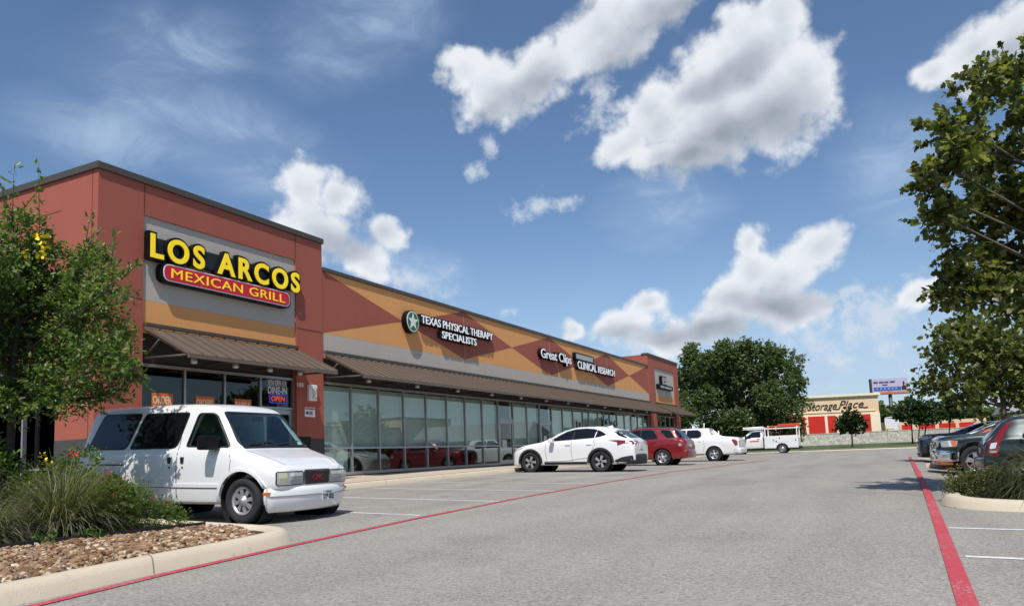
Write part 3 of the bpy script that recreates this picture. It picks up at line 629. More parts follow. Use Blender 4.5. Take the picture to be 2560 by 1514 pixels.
S = sign_root('tower_sign', (FX, 60.2, 5.2), 'small black sign box with grey lettering bar on the far grey tower panel')
b = MB(); slab(b, 58.15, 62.3, 4.72, 5.08, FX-.06, FX+.20, T('gblack'), .05); b.build('name_box', None, S)
b = MB(); slab(b, 58.7, 59.6, 4.82, 4.98, FX+.19, FX+.21, T('greyface')); b.build('lettering', None, S); b = MB(); slab(b, 59.8, 61.9, 4.82, 4.96, FX+.19, FX+.21, T('greyface')); b.build('lettering', None, S)
b = MB(); text(b, 'E', (FX-.04, 59.2, 5.08), UX, UY, 1.25, .66, .22, T('gblack'), bold=.03); b.build('letter_cabinet', None, S)
b = MB(); text(b, 'E', (FX+.18, 59.35, 5.13), UX, UY, .95, .55, .02, T('greyface')); b.build('lettering', None, S)
# small things on and behind the restaurant glass
XP = FX-.165
def poster(ya, yb, z0, z1, l1, l2, label):
    s = thing('window_poster', (XP, (ya+yb)/2, z0), label, 'poster', 'orange posters inside the restaurant windows')
    bb = MB(); bb.box(XP-.004, XP+.008, ya, yb, z0, z1, T('orange')); bb.build('sheet', None, s)
    bb = MB(); w = yb-ya; text(bb, l1, (XP+.008, ya+w*.05, z1-.27), UX, UY, w*.88, .19, .003, T('cream'), bold=.02); bb.build('lettering', None, s)
    if l2: bb = MB(); text(bb, l2, (XP+.008, ya+w*.05, z1-.40), UX, UY, w*.85, .09, .003, T('cream'), bold=.01); bb.build('lettering', None, s)
def sheet_poster(ya, yb, z0, z1, rows, label, group='posters inside the salon windows'):
    x = FX-.168; s = thing('window_poster', (x, (ya+yb)/2, z0), label, 'poster', group); bb = MB()
    bb.box(x-.004, x+.006, ya, yb, z0, z1, rows[0][4]); bb.build('sheet', None, s)
    for a, c, e, f, m in rows[1:]: bb = MB(); bb.box(x+.006, x+.009, ya+a*(yb-ya), ya+c*(yb-ya), z0+e*(z1-z0), z0+f*(z1-z0), m); bb.build('picture', None, s)
pg, pr, pbl, pk, pw = (mat('poster_'+n, c_, .6, var=.1, vscale=4) for n, c_ in (('green', srgb(40, 150, 110)), ('red', srgb(170, 40, 60)), ('blue', srgb(40, 110, 160)), ('ink', (.02, .02, .02)), ('paper', (.6, .6, .58))))
sheet_poster(39.3, 40.66, .55, 1.42, [(0, 0, 0, 0, pg), (.1, .8, .7, .85, pw)], 'green poster low in a window left of the red one, beyond the white crossover')
sheet_poster(41.0, 42.1, .8, 1.95, [(0, 0, 0, 0, pw), (.15, .45, .35, .9, pk), (.55, .9, .4, .85, pk), (.3, .8, .15, .45, pr)], 'pale poster with red and black figures above the roof of the white crossover')
sheet_poster(43.45, 44.8, .5, 1.3, [(0, 0, 0, 0, pbl), (.3, .9, .6, .95, pg)], 'blue and green poster right of the red and black one')
sheet_poster(31.85, 32.3, .35, .75, [(0, 0, 0, 0, pw)], 'white paper notice on the glass door left of the white crossover', 'notices on the shop doors')
sheet_poster(36.6, 36.95, .62, .95, [(0, 0, 0, 0, pw)], 'white paper notice on the second glass door, above the white crossover bonnet', 'notices on the shop doors')
# the panes of these bays sit at x = FX-.18; the posters hang just in front of them
poster(12.93, 13.55, 1.15, 1.93, 'ORDER', 'ONLINE', 'orange poster reading ORDER in the restaurant window nearest the corner')
poster(14.26, 14.88, 1.15, 1.91, 'ORDERS', 'TO GO', 'orange poster in the middle restaurant window, two panes from the door')
poster(15.6, 16.22, 1.15, 1.90, 'BARRA', '', 'orange poster reading BARRA in the restaurant window beside the door')
S = thing('dine_in_sign', (XP, 17.25, 2.1), 'white dine-in lettering on the glass above the restaurant door', 'sign')
b = MB(); text(b, 'NOW OPEN FOR', (XP, 16.88, 2.36), UX, UY, .78, .17, .004, T('white'), bold=.01); b.build('lettering', None, S); b = MB(); text(b, 'DINE-IN', (XP, 16.88, 2.13), UX, UY, .78, .20, .004, T('white'), bold=.015); b.build('lettering', None, S)
S = thing('neon_open_sign', (XP, 17.25, 1.9), 'red OPEN neon in a blue frame over the restaurant door', 'sign')
b = MB(); b.tube([(XP+.01, y, z) for y, z in rpoly([(16.92, 1.86), (17.64, 1.86), (17.64, 2.10), (16.92, 2.10)], .05, 3)+[(16.95, 1.86)]], .016, T('neon_b'), n=6); b.build('frame', None, S)
b = MB(); text(b, 'OPEN', (XP+.005, 17.0, 1.91), UX, UY, .56, .14, .012, T('neon_r'), bold=.01); b.build('lettering', None, S)
S = thing('unit_number', (FX, 18.05, 2.4), 'small white unit number on the red pier beside the restaurant door', 'number')
b = MB(); text(b, '103', (FX+.002, 17.94, 2.38), UX, UY, .26, .12, .012, T('white'), bold=.02); b.build('digits', None, S)
S = thing('wall_fixture', (FX, 18.55, 2.0), 'tall white metal wall fixture on the red pier by the restaurant door', 'wall fixture')
b = MB(); b.box(FX, FX+.09, 18.38, 18.74, 1.96, 2.46, T('white')); b.build('housing', None, S, bevel=.015)
b = MB(); b.tube([(FX+.095, 18.5, 2.34), (FX+.16, 18.54, 2.30), (FX+.17, 18.56, 2.15), (FX+.10, 18.56, 2.04)], .03, T('white')); b.build('arm', None, S)
b = MB(); b.box(FX+.09, FX+.13, 18.41, 18.71, 2.34, 2.44, T('white')); b.box(FX+.09, FX+.12, 18.62, 18.70, 2.0, 2.08, T('steel')); b.build('cover', None, S, bevel=.01)
S = thing('wall_notice', (FX, 18.48, 1.6), 'white notice with red heading on the red pier below the wall fixture', 'sign')
b = MB(); b.box(FX, FX+.015, 18.26, 18.72, 1.46, 1.76, T('white')); b.build('plate', None, S)
b = MB(); b.box(FX+.015, FX+.018, 18.28, 18.70, 1.68, 1.74, mat('faded_red', srgb(190, 110, 105), .7)); b.box(FX+.015, FX+.018, 18.31, 18.42, 1.54, 1.63, mat('ink', srgb(60, 60, 80), .7)); b.box(FX+.015, FX+.018, 18.45, 18.60, 1.52, 1.64, mat('ink_pale', srgb(130, 140, 165), .7)); b.build('lettering', None, S)
S = thing('floodlight', (-17.95, Y0, 5.8), 'black floodlight on the red end wall above the leafy tree', 'light')
b = MB(); b.box(-18.07, -17.85, Y0-.22, Y0-.06, 5.66, 5.92, T('black')); b.build('housing', None, S, bevel=.02)
b = MB(); b.box(-18.0, -17.92, Y0-.07, Y0, 5.72, 5.82, T('black')); b.build('bracket', None, S)
# ------------------------------------------------------------------ vehicles
def paint(name, col, flake=0., rough=.32): return mat(name, col, rough, flake, var=.03, vscale=1.5, coat=1., objco=True)
MT.update(p_white=paint('white_paint_coat', (.78, .78, .77)), p_red=paint('red_paint_coat', srgb(128, 14, 22), .15), p_dkgreen=paint('dark_green_paint', srgb(32, 46, 46), .35), p_bkgreen=paint('slate_green_paint', srgb(22, 40, 44), .3), p_silver=paint('silver_paint', srgb(176, 180, 186), .7), p_grey=paint('charcoal_paint', srgb(62, 64, 74), .6), p_orange=paint('burnt_orange_paint', srgb(206, 92, 40), .2),
    tyre=mat('tyre_rubber', (.02, .02, .021), .85, var=.25, vscale=9, bump=.3), alloy=mat('alloy', (.52, .52, .53), .38, .7, var=.05), alloy_d=mat('alloy_dark', (.03, .03, .033), .4, .4), disc=mat('brake_dark', (.05, .05, .05), .6, .3), chrome=mat('chrome', (.75, .76, .78), .12, 1.), clad=mat('cladding', (.022, .022, .024), .7, var=.1), seam=mat('door_gap', (.03, .03, .032), .8), well=mat('wheel_well', (.008, .008, .008), .9),
    cglass=mat('dark_car_glass', (.006, .007, .009), .03, spec=.6), wglass=glass_mat('windscreen', (.70, .90, .90), 1.5, .07), sglass=glass_mat('side_glass', (.35, .45, .43), 1.5, .02), cwglass=mat('car_windscreen', (.02, .035, .035), .03, spec=.7),
    lamp_c=mat('clear_lamp', (.42, .44, .40), .12, .3, var=.35, vscale=14, coat=1.), lamp_w=mat('white_lamp', (.75, .78, .78), .15, .2, coat=1.), lamp_r=mat('red_lamp', (.20, .008, .012), .15, coat=1.), lamp_a=mat('amber_lamp', srgb(214, 106, 20), .2, coat=1.), seat=mat('seat_cloth', (.10, .12, .12), .9, var=.2, vscale=8), dash=mat('dash_cover', (.26, .33, .31), .8, var=.2, vscale=6), trim=mat('grey_trim', (.22, .23, .24), .5), pvc=mat('white_tube', (.82, .82, .78), .5), lad=mat('orange_ladder', srgb(226, 74, 44), .5), lady=mat('ladder_yellow', srgb(240, 190, 60), .5), plate=mat('plate_white', (.6, .62, .63), .5), plate_i=mat('plate_ink', (.03, .04, .07), .6))
def pchip(xk, yk, x):
    xk, yk = np.asarray(xk, float), np.asarray(yk, float); h = np.diff(xk); d = np.diff(yk)/h; m_ = np.zeros(len(xk)); m_[0], m_[-1] = d[0], d[-1]
    for i in range(1, len(xk)-1):
        if d[i-1]*d[i] > 0: w1, w2 = 2*h[i]+h[i-1], h[i]+2*h[i-1]; m_[i] = (w1+w2)/(w1/d[i-1]+w2/d[i])
    k = np.clip(np.searchsorted(xk, x)-1, 0, len(h)-1); t = (x-xk[k])/h[k]
    return (2*t**3-3*t**2+1)*yk[k]+(t**3-2*t**2+t)*h[k]*m_[k]+(-2*t**3+3*t**2)*yk[k+1]+(t**3-t**2)*h[k]*m_[k+1]
def half_ring(zb, zt, top, hw, hwt):
    """half of a car's cross-section, bottom middle to top middle: sill, side, shoulder, glass side, roof"""
    H = zt-zb; g = max(top-zt, .01); r = min(.11, .55*g); k = min(1., g/.3)
    P = [(0, zb), (.62*hw, zb), (.90*hw, zb+.02*H), (.965*hw, zb+.07*H), (.985*hw, zb+.16*H), (.994*hw, zb+.36*H), (1.0*hw, zb+.58*H), (.999*hw, zb+.74*H), (.99*hw, zb+.86*H), (.972*hw, zb+.95*H), (.945*hw+.005*k, zt)]
    yb = .935*hw
    for t in (.12, .35, .62, .85): P.append((yb+(hwt-yb)*t*(.92 if t < .9 else 1), zt+(g-r)*t))
    P += [(hwt, top-r), (hwt-.22*r, top-.5*r), (hwt-.75*r, top-.15*r), (hwt-1.5*r, top-.03*r), (hwt*.55, top+.012*k), (0, top+.02*k)]
    return P
def loft(st, step=.05):
    st = sorted(st); A = np.array(st); xs = []
    for a, b_ in zip(A[:-1, 0], A[1:, 0]):
        n = max(1, int(math.ceil((b_-a)/step))); xs += [a+(b_-a)*k/n for k in range(n)]
    xs.append(A[-1, 0]); xs = np.array(xs); V = []; cols = [pchip(A[:, 0], A[:, i], xs) for i in range(1, 6)]
    for i, x in enumerate(xs):
        hr = half_ring(*[c[i] for c in cols]); ring = [(x, -y, z) for y, z in hr]+[(x, y, z) for y, z in hr[-2:0:-1]]; V += ring; n = len(ring)
    fs = [(i*n+k, i*n+(k+1) % n, (i+1)*n+(k+1) % n, (i+1)*n+k) for i in range(len(xs)-1) for k in range(n)]+[tuple(range(n)), tuple(range((len(xs)-1)*n, len(xs)*n))[::-1]]
    return V, fs
def tmp_obj(V, fs, smooth=True):
    me = bpy.data.meshes.new('t'); me.from_pydata(V, [], fs); bm = bmesh.new(); bm.from_mesh(me); bmesh.ops.recalc_face_normals(bm, faces=bm.faces); bm.to_mesh(me); bm.free()
    me.polygons.foreach_set('use_smooth', [smooth]*len(me.polygons)); o = bpy.data.objects.new('t', me); COL.objects.link(o); return o
def cut(o, cutters):
    """boolean difference, applied"""
    if not cutters: return
    for c in cutters:
        md = o.modifiers.new('b', 'BOOLEAN'); md.object = c; md.operation = 'DIFFERENCE'; md.solver = 'EXACT'
    dg = bpy.context.evaluated_depsgraph_get(); me = bpy.data.meshes.new_from_object(o.evaluated_get(dg)); o.modifiers.clear(); old = o.data; o.data = me; bpy.data.meshes.remove(old)
    for c in cutters: q = c.data; bpy.data.objects.remove(c); bpy.data.meshes.remove(q)
def prism_y(poly, y0, y1): b = MB(); b.prism([(x, y0, z) for x, z in poly], (0, y1-y0, 0)); return tmp_obj(b.v, b.f, False)
def prism_x(poly, x0, x1): b = MB(); b.prism([(x0, y, z) for y, z in poly], (x1-x0, 0, 0)); return tmp_obj(b.v, b.f, False)
def prism_z(poly, z0, z1): b = MB(); b.prism([(x, y, z0) for x, y in poly], (0, 0, z1-z0)); return tmp_obj(b.v, b.f, False)
def disc_poly(cx, cz, r, n=28, squash=1.): return [(cx+r*math.cos(2*math.pi*k/n), cz+squash*r*math.sin(2*math.pi*k/n)) for k in range(n)]
class Car:
    def __init__(s, name, label, cat, loc, head, pitch, st, m, arches, group='vehicles on the lot', cav=None, cuts=(), body_name='body', hw_arch=None, step=.05):
        s.root = thing(name, loc, label, cat, None, rot=Euler((0, pitch, head), 'XYZ')); s.root.rotation_euler = (Matrix.Rotation(head, 3, 'Z')@Matrix.Rotation(pitch, 3, 'Y')).to_euler()
        V, fs = loft(st, step); o = tmp_obj(V, fs); s.bvh = BVHTree.FromPolygons([Vector(v) for v in V], fs); s.m = m; s.st = st
        C_ = []
        if cav: V2, f2 = loft(cav, .1); C_.append(tmp_obj(V2, f2))
        C_ += list(cuts); hw = max(q[4] for q in st); s.hw = hw
        for x, r, z in arches:
            for sd in (-1, 1): C_.append(prism_y(disc_poly(x, z, r), sd*(hw-.36), sd*(hw+.2)))
        cut(o, C_); o.name = body_name; o.data.name = body_name; o.data.materials.clear(); o.data.materials.append(m); o.parent = s.root
        o.data.polygons.foreach_set('material_index', [0]*len(o.data.polygons)); o.data.set_sharp_from_angle(angle=R(32)); s.body = o
        for x, r, z in arches:
            for sd in (-1, 1):
                b = MB(); y0, y1 = sd*(hw-.37), sd*(hw-.05)
                b.lathe([(r-.004, 0), (r-.004, abs(y1-y0))], (x, y0, z), (0, sd, 0), M_('well'), n=28, closed=True); b.lathe([(0., 0), (r-.004, .0)], (x, y0+sd*.004, z), (0, sd, 0), M_('well'), n=28); s.part('wheel_well', b)
    def part(s, name, b, m=None, parent=None, bevel=0.): return b.build(name, m, parent or s.root, bevel, local=True)
    def hit(s, axis, sd, p):
        if axis == 'y': o, d = Vector((p[0], sd*4, p[1])), Vector((0, -sd, 0))
        elif axis == 'x': o, d = Vector((sd*9, p[0], p[1])), Vector((-sd, 0, 0))
        else: o, d = Vector((p[0], p[1], 5)), Vector((0, 0, -1))
        h_ = s.bvh.ray_cast(o, d)[0]
        if h_ is None: q = s.bvh.find_nearest(o-o.project(d)+Vector((0, 0, 0)))[0]; h_ = q
        return h_, -d
    def decal(s, name, poly, axis, sd, m, off=.006, parent=None, step=.07, build=True, mb=None, sk=.02):
        """panel of real thickness laid on the body: outline poly seen along an axis"""
        N = len(poly); ed = []
        for i in range(N):
            a, c = Vector(poly[i]), Vector(poly[(i+1) % N]); k = max(1, int((c-a).length/step)); ed += [a+(c-a)*j/k for j in range(k)]
        xs = [p.x for p in ed]; ys = [p.y for p in ed]; ins = []
        def inside(x, y):
            c = False
            for i in range(N):
                (x1, y1), (x2, y2) = poly[i], poly[(i+1) % N]
                if (y1 > y) != (y2 > y) and x < (x2-x1)*(y-y1)/(y2-y1)+x1: c = not c
            return c
        x = min(xs)+step*.5
        while x < max(xs):
            y = min(ys)+step*.5
            while y < max(ys):
                if inside(x, y) and min((Vector((x, y))-q).length for q in ed) > step*.45: ins.append(Vector((x, y)))
                y += step
            x += step
        vs, es, fs = delaunay_2d_cdt(ed+ins, [], [list(range(len(ed)))], 1, 1e-5)[:3]
        P = []; Q = []
        for v in vs: h_, d = s.hit(axis, sd, v); P.append(h_+d*off); Q.append(h_-d*sk)
        cnt = {}
        for f in fs:
            for i in range(len(f)): e = (f[i], f[(i+1) % len(f)]); cnt[tuple(sorted(e))] = cnt.get(tuple(sorted(e)), 0)+1
        b = mb or MB(); base = len(P); b.add(P, fs, m, True)
        bd = [e for e, c in cnt.items() if c == 1]; b.add([P[a] for e in bd for a in e]+[Q[a] for e in bd for a in e], [(2*i, 2*i+1, 2*len(bd)+2*i+1, 2*len(bd)+2*i) for i in range(len(bd))], m)
        return s.part(name, b, None, parent) if build else b
    def ribbon(s, name, pts, w, axis, sd, m, off=.003, parent=None):
        b = MB()
        for (x0, y0), (x1, y1) in zip(pts, pts[1:]):
            t = Vector((x1-x0, y1-y0)); n = Vector((-t.y, t.x)).normalized()*w/2; s.decal('', [(x0+n.x, y0+n.y), (x0-n.x, y0-n.y), (x1-n.x, y1-n.y), (x1+n.x, y1+n.y)], axis, sd, m, off, build=False, mb=b)
        return s.part(name, b, None, parent)
    def wheel(s, x, sd, r, w, style, yo):
        """yo = how far the outer face stands from the middle line"""
        b = MB(); y0 = sd*(yo-w); ax = (0, sd, 0); rr = r*(.66 if style != 'steel' else .66)
        b.lathe([(rr, 0), (r*.90, -.0), (r*.975, .02), (r, .05), (r, w-.05), (r*.975, w-.02), (r*.90, w), (rr*1.02, w-.012), (rr*.97, w-.05)], (x, y0, r), ax, M_('tyre'), n=36, closed=True)
        t = s.part('wheel', b); b = MB(); o = (x, sd*(yo-.012), r)
        b.lathe([(rr, -.004), (rr*.94, .004), (rr*.90, -.03), (rr*.88, -.10), (0, -.10)], o, ax, M_('disc' if style != 'steel' else 'alloy'), n=32, closed=True)
        A, B = Vector((1, 0, 0)), Vector((0, 0, 1)); Yv = Vector((0, sd, 0))
        def spoke(a, r0, r1, w0, w1, z0, z1, m, tw=0.):
            d = A*math.cos(a)+B*math.sin(a); a2 = a+tw; d2 = A*math.cos(a2)+B*math.sin(a2); n = -A*math.sin(a)+B*math.cos(a); n2 = -A*math.sin(a2)+B*math.cos(a2); C = Vector(o)
            q = [C+d*r0-n*w0+Yv*z0, C+d*r0+n*w0+Yv*z0, C+d2*r1+n2*w1+Yv*z1, C+d2*r1-n2*w1+Yv*z1]; b.prism(q, -Yv*.05, m)
        if style == 'van':
            b.lathe([(rr*.95, -.010), (rr*.80, -.020), (rr*.77, -.06)], o, ax, M_('alloy'), n=32, closed=True); b.lathe([(rr*.40, -.06), (rr*.36, -.012), (rr*.20, .0), (rr*.18, .018), (0, .02)], o, ax, M_('alloy'), n=28)
            for k in range(8): spoke(2*math.pi*k/8+.2, rr*.30, rr*.84, .026, .034, -.018, -.022, M_('alloy'))
        elif style == 'twist':
            b.lathe([(rr*.99, -.002), (rr*.90, -.004), (rr*.88, -.03)], o, ax, M_('alloy_d'), n=32, closed=True)
            for k in range(5):
                a = 2*math.pi*k/5+.3; spoke(a, rr*.15, rr*.92, .030, .055, -.012, -.006, M_('alloy'), .28); spoke(a+.42, rr*.15, rr*.92, .022, .030, -.02, -.012, M_('alloy_d'), .12)
            b.lathe([(rr*.2, -.03), (rr*.18, -.004), (0, 0)], o, ax, M_('alloy_d'), n=20)
        elif style == 'steel':
            b.lathe([(rr*.6, -.06), (rr*.5, -.02), (rr*.3, .01), (0, .02)], o, ax, M_('alloy'), n=24)
            for k in range(8): spoke(2*math.pi*k/8, rr*.45, rr*.8, .03, .03, -.02, -.05, M_('alloy'))
        else:
            b.lathe([(rr*.99, -.002), (rr*.86, -.008), (rr*.84, -.03)], o, ax, M_('alloy'), n=32, closed=True); b.lathe([(rr*.25, -.03), (rr*.22, -.004), (0, 0)], o, ax, M_('alloy'), n=20)
            for k in range(5): spoke(2*math.pi*k/5+.2, rr*.15, rr*.88, .045, .062, -.010, -.012, M_('alloy'))
        b.build('rim', None, t, local=True); return t
    def mirror(s, x, sd, z, m, y=None, size=(.09, .13, .085)):
        y = (y or s.hw)+.0; b = MB(); b.box(x-size[0], x+size[0]*.6, sd*(y+.03)-size[1]*.5+sd*.09, sd*(y+.03)+size[1]*.5+sd*.09, z-size[2], z+size[2], m); o = s.part('mirror', b, None, None, .035)
        b = MB(); b.tube([(x, sd*(y-.10), z-size[2]*.6), (x, sd*(y+.05), z-size[2]*.5)], .022, M_('black')); b.build('stalk', None, o, local=True); return o
    def bumper(s, name, x, z0, z1, hw, depth, sd, m, wrap=.5, bow=.08, thick=.10, lower=0.):
        """sd = +1 front, -1 rear; wraps round the corners"""
        path = []
        for k in range(25):
            t = -1+2*k/24; path.append((x-sd*bow*abs(t)**2.2*1.0-sd*(0 if abs(t) < .93 else 0), hw*t))
        full = [(path[0][0]-sd*wrap, -hw-.004), (path[0][0]-sd*wrap*.5, -hw-.004), (path[0][0]-sd*.06, -hw+.004)]+[(px, py*.97) for px, py in path]+[(path[0][0]-sd*.06, hw-.004), (path[0][0]-sd*wrap*.5, hw+.004), (path[0][0]-sd*wrap, hw+.004)]
        H = z1-z0; prof = [(thick, z0+.02), (lower+.03, z0), (lower+.01, z0+.03), (.012, z0+.35*H), (0, z0+.55*H), (0.0, z0+.80*H), (.02, z1-.02), (.05, z1), (thick+.06, z1)]
        b = MB(); sweep(b, full, prof, m, zf=lambda a, c: 0., left=(sd > 0), smooth=True)
        return s.part(name, b)
def grow(poly, d):
    c = Vector((sum(p[0] for p in poly)/len(poly), sum(p[1] for p in poly)/len(poly))); out = []; n = len(poly)
    for i in range(n):
        a, p, q = Vector(poly[i-1]), Vector(poly[i]), Vector(poly[(i+1) % n]); t = ((p-a).normalized()+(q-p).normalized()); t = t.normalized() if t.length > 1e-6 else (q-a).normalized(); nn = Vector((t.y, -t.x))
        if nn.dot(p-c) < 0: nn = -nn
        out.append((p.x+nn.x*d, p.y+nn.y*d))
    return out
def slope(x, y, head):
    e = 1.2; return -math.atan2(gz(x+math.cos(head)*e, y+math.sin(head)*e)-gz(x-math.cos(head)*e, y-math.sin(head)*e), 2*e)
# ---- the white passenger van in front
def van():
    st = [(.645, .52, .72, .79, .64, .55), (.61, .51, .76, .835, .79, .66), (.53, .50, .81, .88, .895, .73), (.36, .46, .89, .965, .95, .80), (.2, .30, .95, 1.02, .965, .80), (.0, .27, 1.01, 1.085, .972, .81), (-.12, .27, 1.05, 1.125, .975, .80), (-.19, .27, 1.09, 1.17, .975, .795), (-.25, .27, 1.12, 1.25, .975, .79),
          (-.70, .27, 1.16, 1.76, .98, .755), (-.80, .27, 1.165, 1.825, .982, .75), (-.95, .27, 1.17, 1.865, .985, .75), (-1.5, .27, 1.175, 1.90, .985, .755), (-2.6, .27, 1.175, 1.915, .985, .755), (-3.38, .28, 1.17, 1.905, .98, .75), (-3.56, .29, 1.17, 1.86, .972, .745), (-3.66, .31, 1.16, 1.72, .96, .745), (-3.76, .34, 1.12, 1.42, .945, .75), (-3.82, .37, 1.05, 1.18, .925, .77), (-3.85, .42, .98, 1.08, .89, .78)]
    cavs = [(-.30, .55, 1.06, 1.13, .88, .70), (-.34, .52, 1.07, 1.25, .90, .71), (-.72, .5, 1.12, 1.68, .91, .69), (-.95, .5, 1.14, 1.79, .92, .68), (-3.2, .5, 1.14, 1.82, .92, .68), (-3.5, .5, 1.12, 1.55, .9, .68)]
    wsc = rpoly([(-.76, 1.185), (.76, 1.185), (.655, 1.735), (-.655, 1.735)], .07, 4)
    w1 = rpoly([(-1.20, 1.20), (-.33, 1.17), (-.74, 1.715), (-1.08, 1.725)], [.05, .03, .10, .05], 4)
    cuts = [prism_x(wsc, .6, -.9), prism_y(w1, -1.3, -.6), prism_y(w1, .6, 1.3)]
    head = R(2.0); X, Yc = -9.0, 9.60; zz = gz(-9, 9.6)
    c = Car('passenger_van', 'white passenger van with dark rear windows, parked nose out beside the rock island', 'van', (X, Yc, zz), head, slope(X-1.4, Yc, head), st, M_('p_white'), [(0, .445, .35), (-2.83, .43, .35)], cav=cavs, cuts=cuts)
    c.decal('windscreen', wsc, 'x', 1, M_('wglass'), .004, sk=.012)
    b = MB()
    for k in range(len(wsc)): pass
    c.ribbon('windscreen_seal', wsc+[wsc[0]], .028, 'x', 1, M_('black'), .010)
    for sd in (-1, 1):
        c.decal('side_window', w1, 'y', sd, M_('sglass'), .003, sk=.01); c.ribbon('window_seal', w1+[w1[0]], .022, 'y', sd, M_('black'), .008)
        w2 = rpoly([(-2.47, 1.19), (-1.42, 1.19), (-1.29, 1.735), (-2.27, 1.75)], .06, 4); w3 = rpoly([(-3.52, 1.20), (-2.58, 1.19), (-2.38, 1.755), (-3.29, 1.77)], .06, 4)
        for w in (w2, w3): o = c.decal('side_window', w, 'y', sd, M_('cglass'), .008); c.decal('window_seal', grow(w, .022), 'y', sd, M_('black'), .004, parent=o)
        # doors with their dark gaps
        gap = [(-1.39, 1.78), (-1.345, 1.16), (-1.345, .42), (-1.33, .36)]; c.ribbon('door_gap', gap, .014, 'y', sd, M_('seam'), .002)
        c.ribbon('door_gap', [(-.27, 1.12), (-.22, .95), (-.24, .74), (-.36, .60)], .010, 'y', sd, M_('seam'), .002); c.ribbon('door_gap', [(-2.5, .40), (-2.5, 1.16)], .010, 'y', sd, M_('seam'), .002); c.ribbon('slide_rail', [(-3.45, .93), (-2.55, .92)], .022, 'y', sd, M_('seam'), .002)
        c.ribbon('side_moulding', [(-3.3, .60), (-.44, .575)], .055, 'y', sd, M_('p_white'), .016); c.ribbon('door_gap', [(-3.2, .565), (-.46, .54)], .010, 'y', sd, M_('seam'), .003)
        for x in (-1.50, -1.215):
            h_ = c.decal('door_handle', rpoly([(x-.03, .93), (x+.028, .93), (x+.028, 1.03), (x-.05, 1.03)], .01, 2), 'y', sd, M_('black'), .012); c.decal('lock', disc_poly(x+.005, .865, .016, 10), 'y', sd, M_('black'), .008, parent=h_)
        c.mirror(-.53, sd, 1.24, M_('gblack'), .97, (.12, .30, .11))
        # wheel-arch lip
        b = MB(); lip = [(0+.50*math.cos(t), .35+.49*math.sin(t)) for t in [R(-8)+R(196)*k/18 for k in range(19)]]; inn = [(0+.445*math.cos(t), .35+.445*math.sin(t)) for t in [R(188)-R(196)*k/18 for k in range(19)]]
        c.decal('arch_lip', lip+inn, 'y', sd, M_('p_white'), .022)
    # face: lamps, grille, bumper
    for sd in (-1, 1):
        hl = rpoly([(sd*.84, .575), (sd*.33, .575), (sd*.33, .765), (sd*.84, .765)], .03, 3); o = c.decal('headlight', hl, 'x', 1, M_('lamp_c'), .016)
        c.decal('reflector', rpoly([(sd*.62, .585), (sd*.35, .585), (sd*.35, .655), (sd*.62, .655)], .04, 3), 'x', 1, M_('trim'), .020, parent=o); c.decal('reflector', rpoly([(sd*.82, .67), (sd*.68, .67), (sd*.68, .755), (sd*.82, .755)], .02, 3), 'x', 1, mat('yellowed_lens', (.50, .48, .30), .15, coat=1.), .020, parent=o)
        c.decal('reflector', [(sd*.62, .70), (sd*.36, .70), (sd*.36, .755), (sd*.62, .745)], 'x', 1, M_('lamp_w'), .019, parent=o); c.decal('bezel', grow(hl, .014), 'x', 1, M_('black'), .008, parent=o)
        b = MB(); b.box(.415, .525, *sorted((sd*.90, sd*.953)), .44, .472, M_('lamp_a')); c.part('side_marker', b)
    gr = rpoly([(-.31, .535), (.31, .535), (.31, .795), (-.31, .795)], .02, 2); o = c.decal('grille', gr, 'x', 1, M_('chrome'), .022)
    c.decal('grille_mesh', rpoly([(-.29, .565), (.29, .565), (.29, .765), (-.29, .765)], .015, 2), 'x', 1, M_('black'), .026, parent=o)
    b = MB(); text(b, 'GMC', (.668, -.12, .625), (0, 1, 0), (0, 0, 1), .26, .085, .016, M_('lamp_r'), bold=.03); b.build('badge', None, o, local=True)
    c.ribbon('bonnet_gap', [(.30, -.70), (-.10, -.77)], .010, 'z', 1, M_('seam'), .002); c.ribbon('bonnet_gap', [(.54, -.60), (.30, -.70)], .010, 'z', 1, M_('seam'), .002); c.ribbon('bonnet_gap', [(-.17, -.74), (-.17, .74)], .05, 'z', 1, M_('black'), .006); c.ribbon('bonnet_gap', [(.54, .60), (.30, .70), (-.10, .77)], .010, 'z', 1, M_('seam'), .002)
    for y0, y1 in ((-.6, -.05), (0.05, .6)): c.ribbon('wiper', [(y0, 1.205), ((y0+y1)/2, 1.225), (y1, 1.26)], .018, 'x', 1, M_('black'), .03)
    bp = c.bumper('bumper', .74, .165, .545, .94, .1, 1, M_('p_white'), wrap=.10, bow=.22, thick=.16, lower=.05)
    b = MB(); b.box(.735, .752, .03, .33, .30, .455, M_('plate')); p = b.build('number_plate', None, bp, local=True)
    b = MB(); text(b, 'DY9 0025', (.753, .05, .32), (0, 1, 0), (0, 0, 1), .26, .08, .003, M_('plate_i'), bold=.02); text(b, 'TEXAS', (.753, .11, .42), (0, 1, 0), (0, 0, 1), .14, .025, .003, M_('plate_i')); b.build('lettering', None, bp, local=True)
    b = MB(); sweep(b, [(.74-.22*abs(t)**2.2+.004, .92*t) for t in [-1+k/10 for k in range(21)]], [(.02, .40), (-.006, .40), (-.006, .412), (.02, .412)], M_('trim'), zf=lambda a, d: 0, left=True); b.build('strip', None, bp, local=True)
    c.bumper('rear_bumper', -3.93, .33, .55, .95, .1, -1, M_('p_white'), wrap=.3, bow=.06)
    for x in (0, -2.83):
        for sd in (-1, 1): c.wheel(x, sd, .345, .23, 'van', .955)
    for sd in (-1, 1): c.decal('tail_light', rpoly([(sd*.92, .75), (sd*.80, .75), (sd*.80, 1.25), (sd*.90, 1.25)], .02, 2), 'x', -1, M_('lamp_r'), .01)
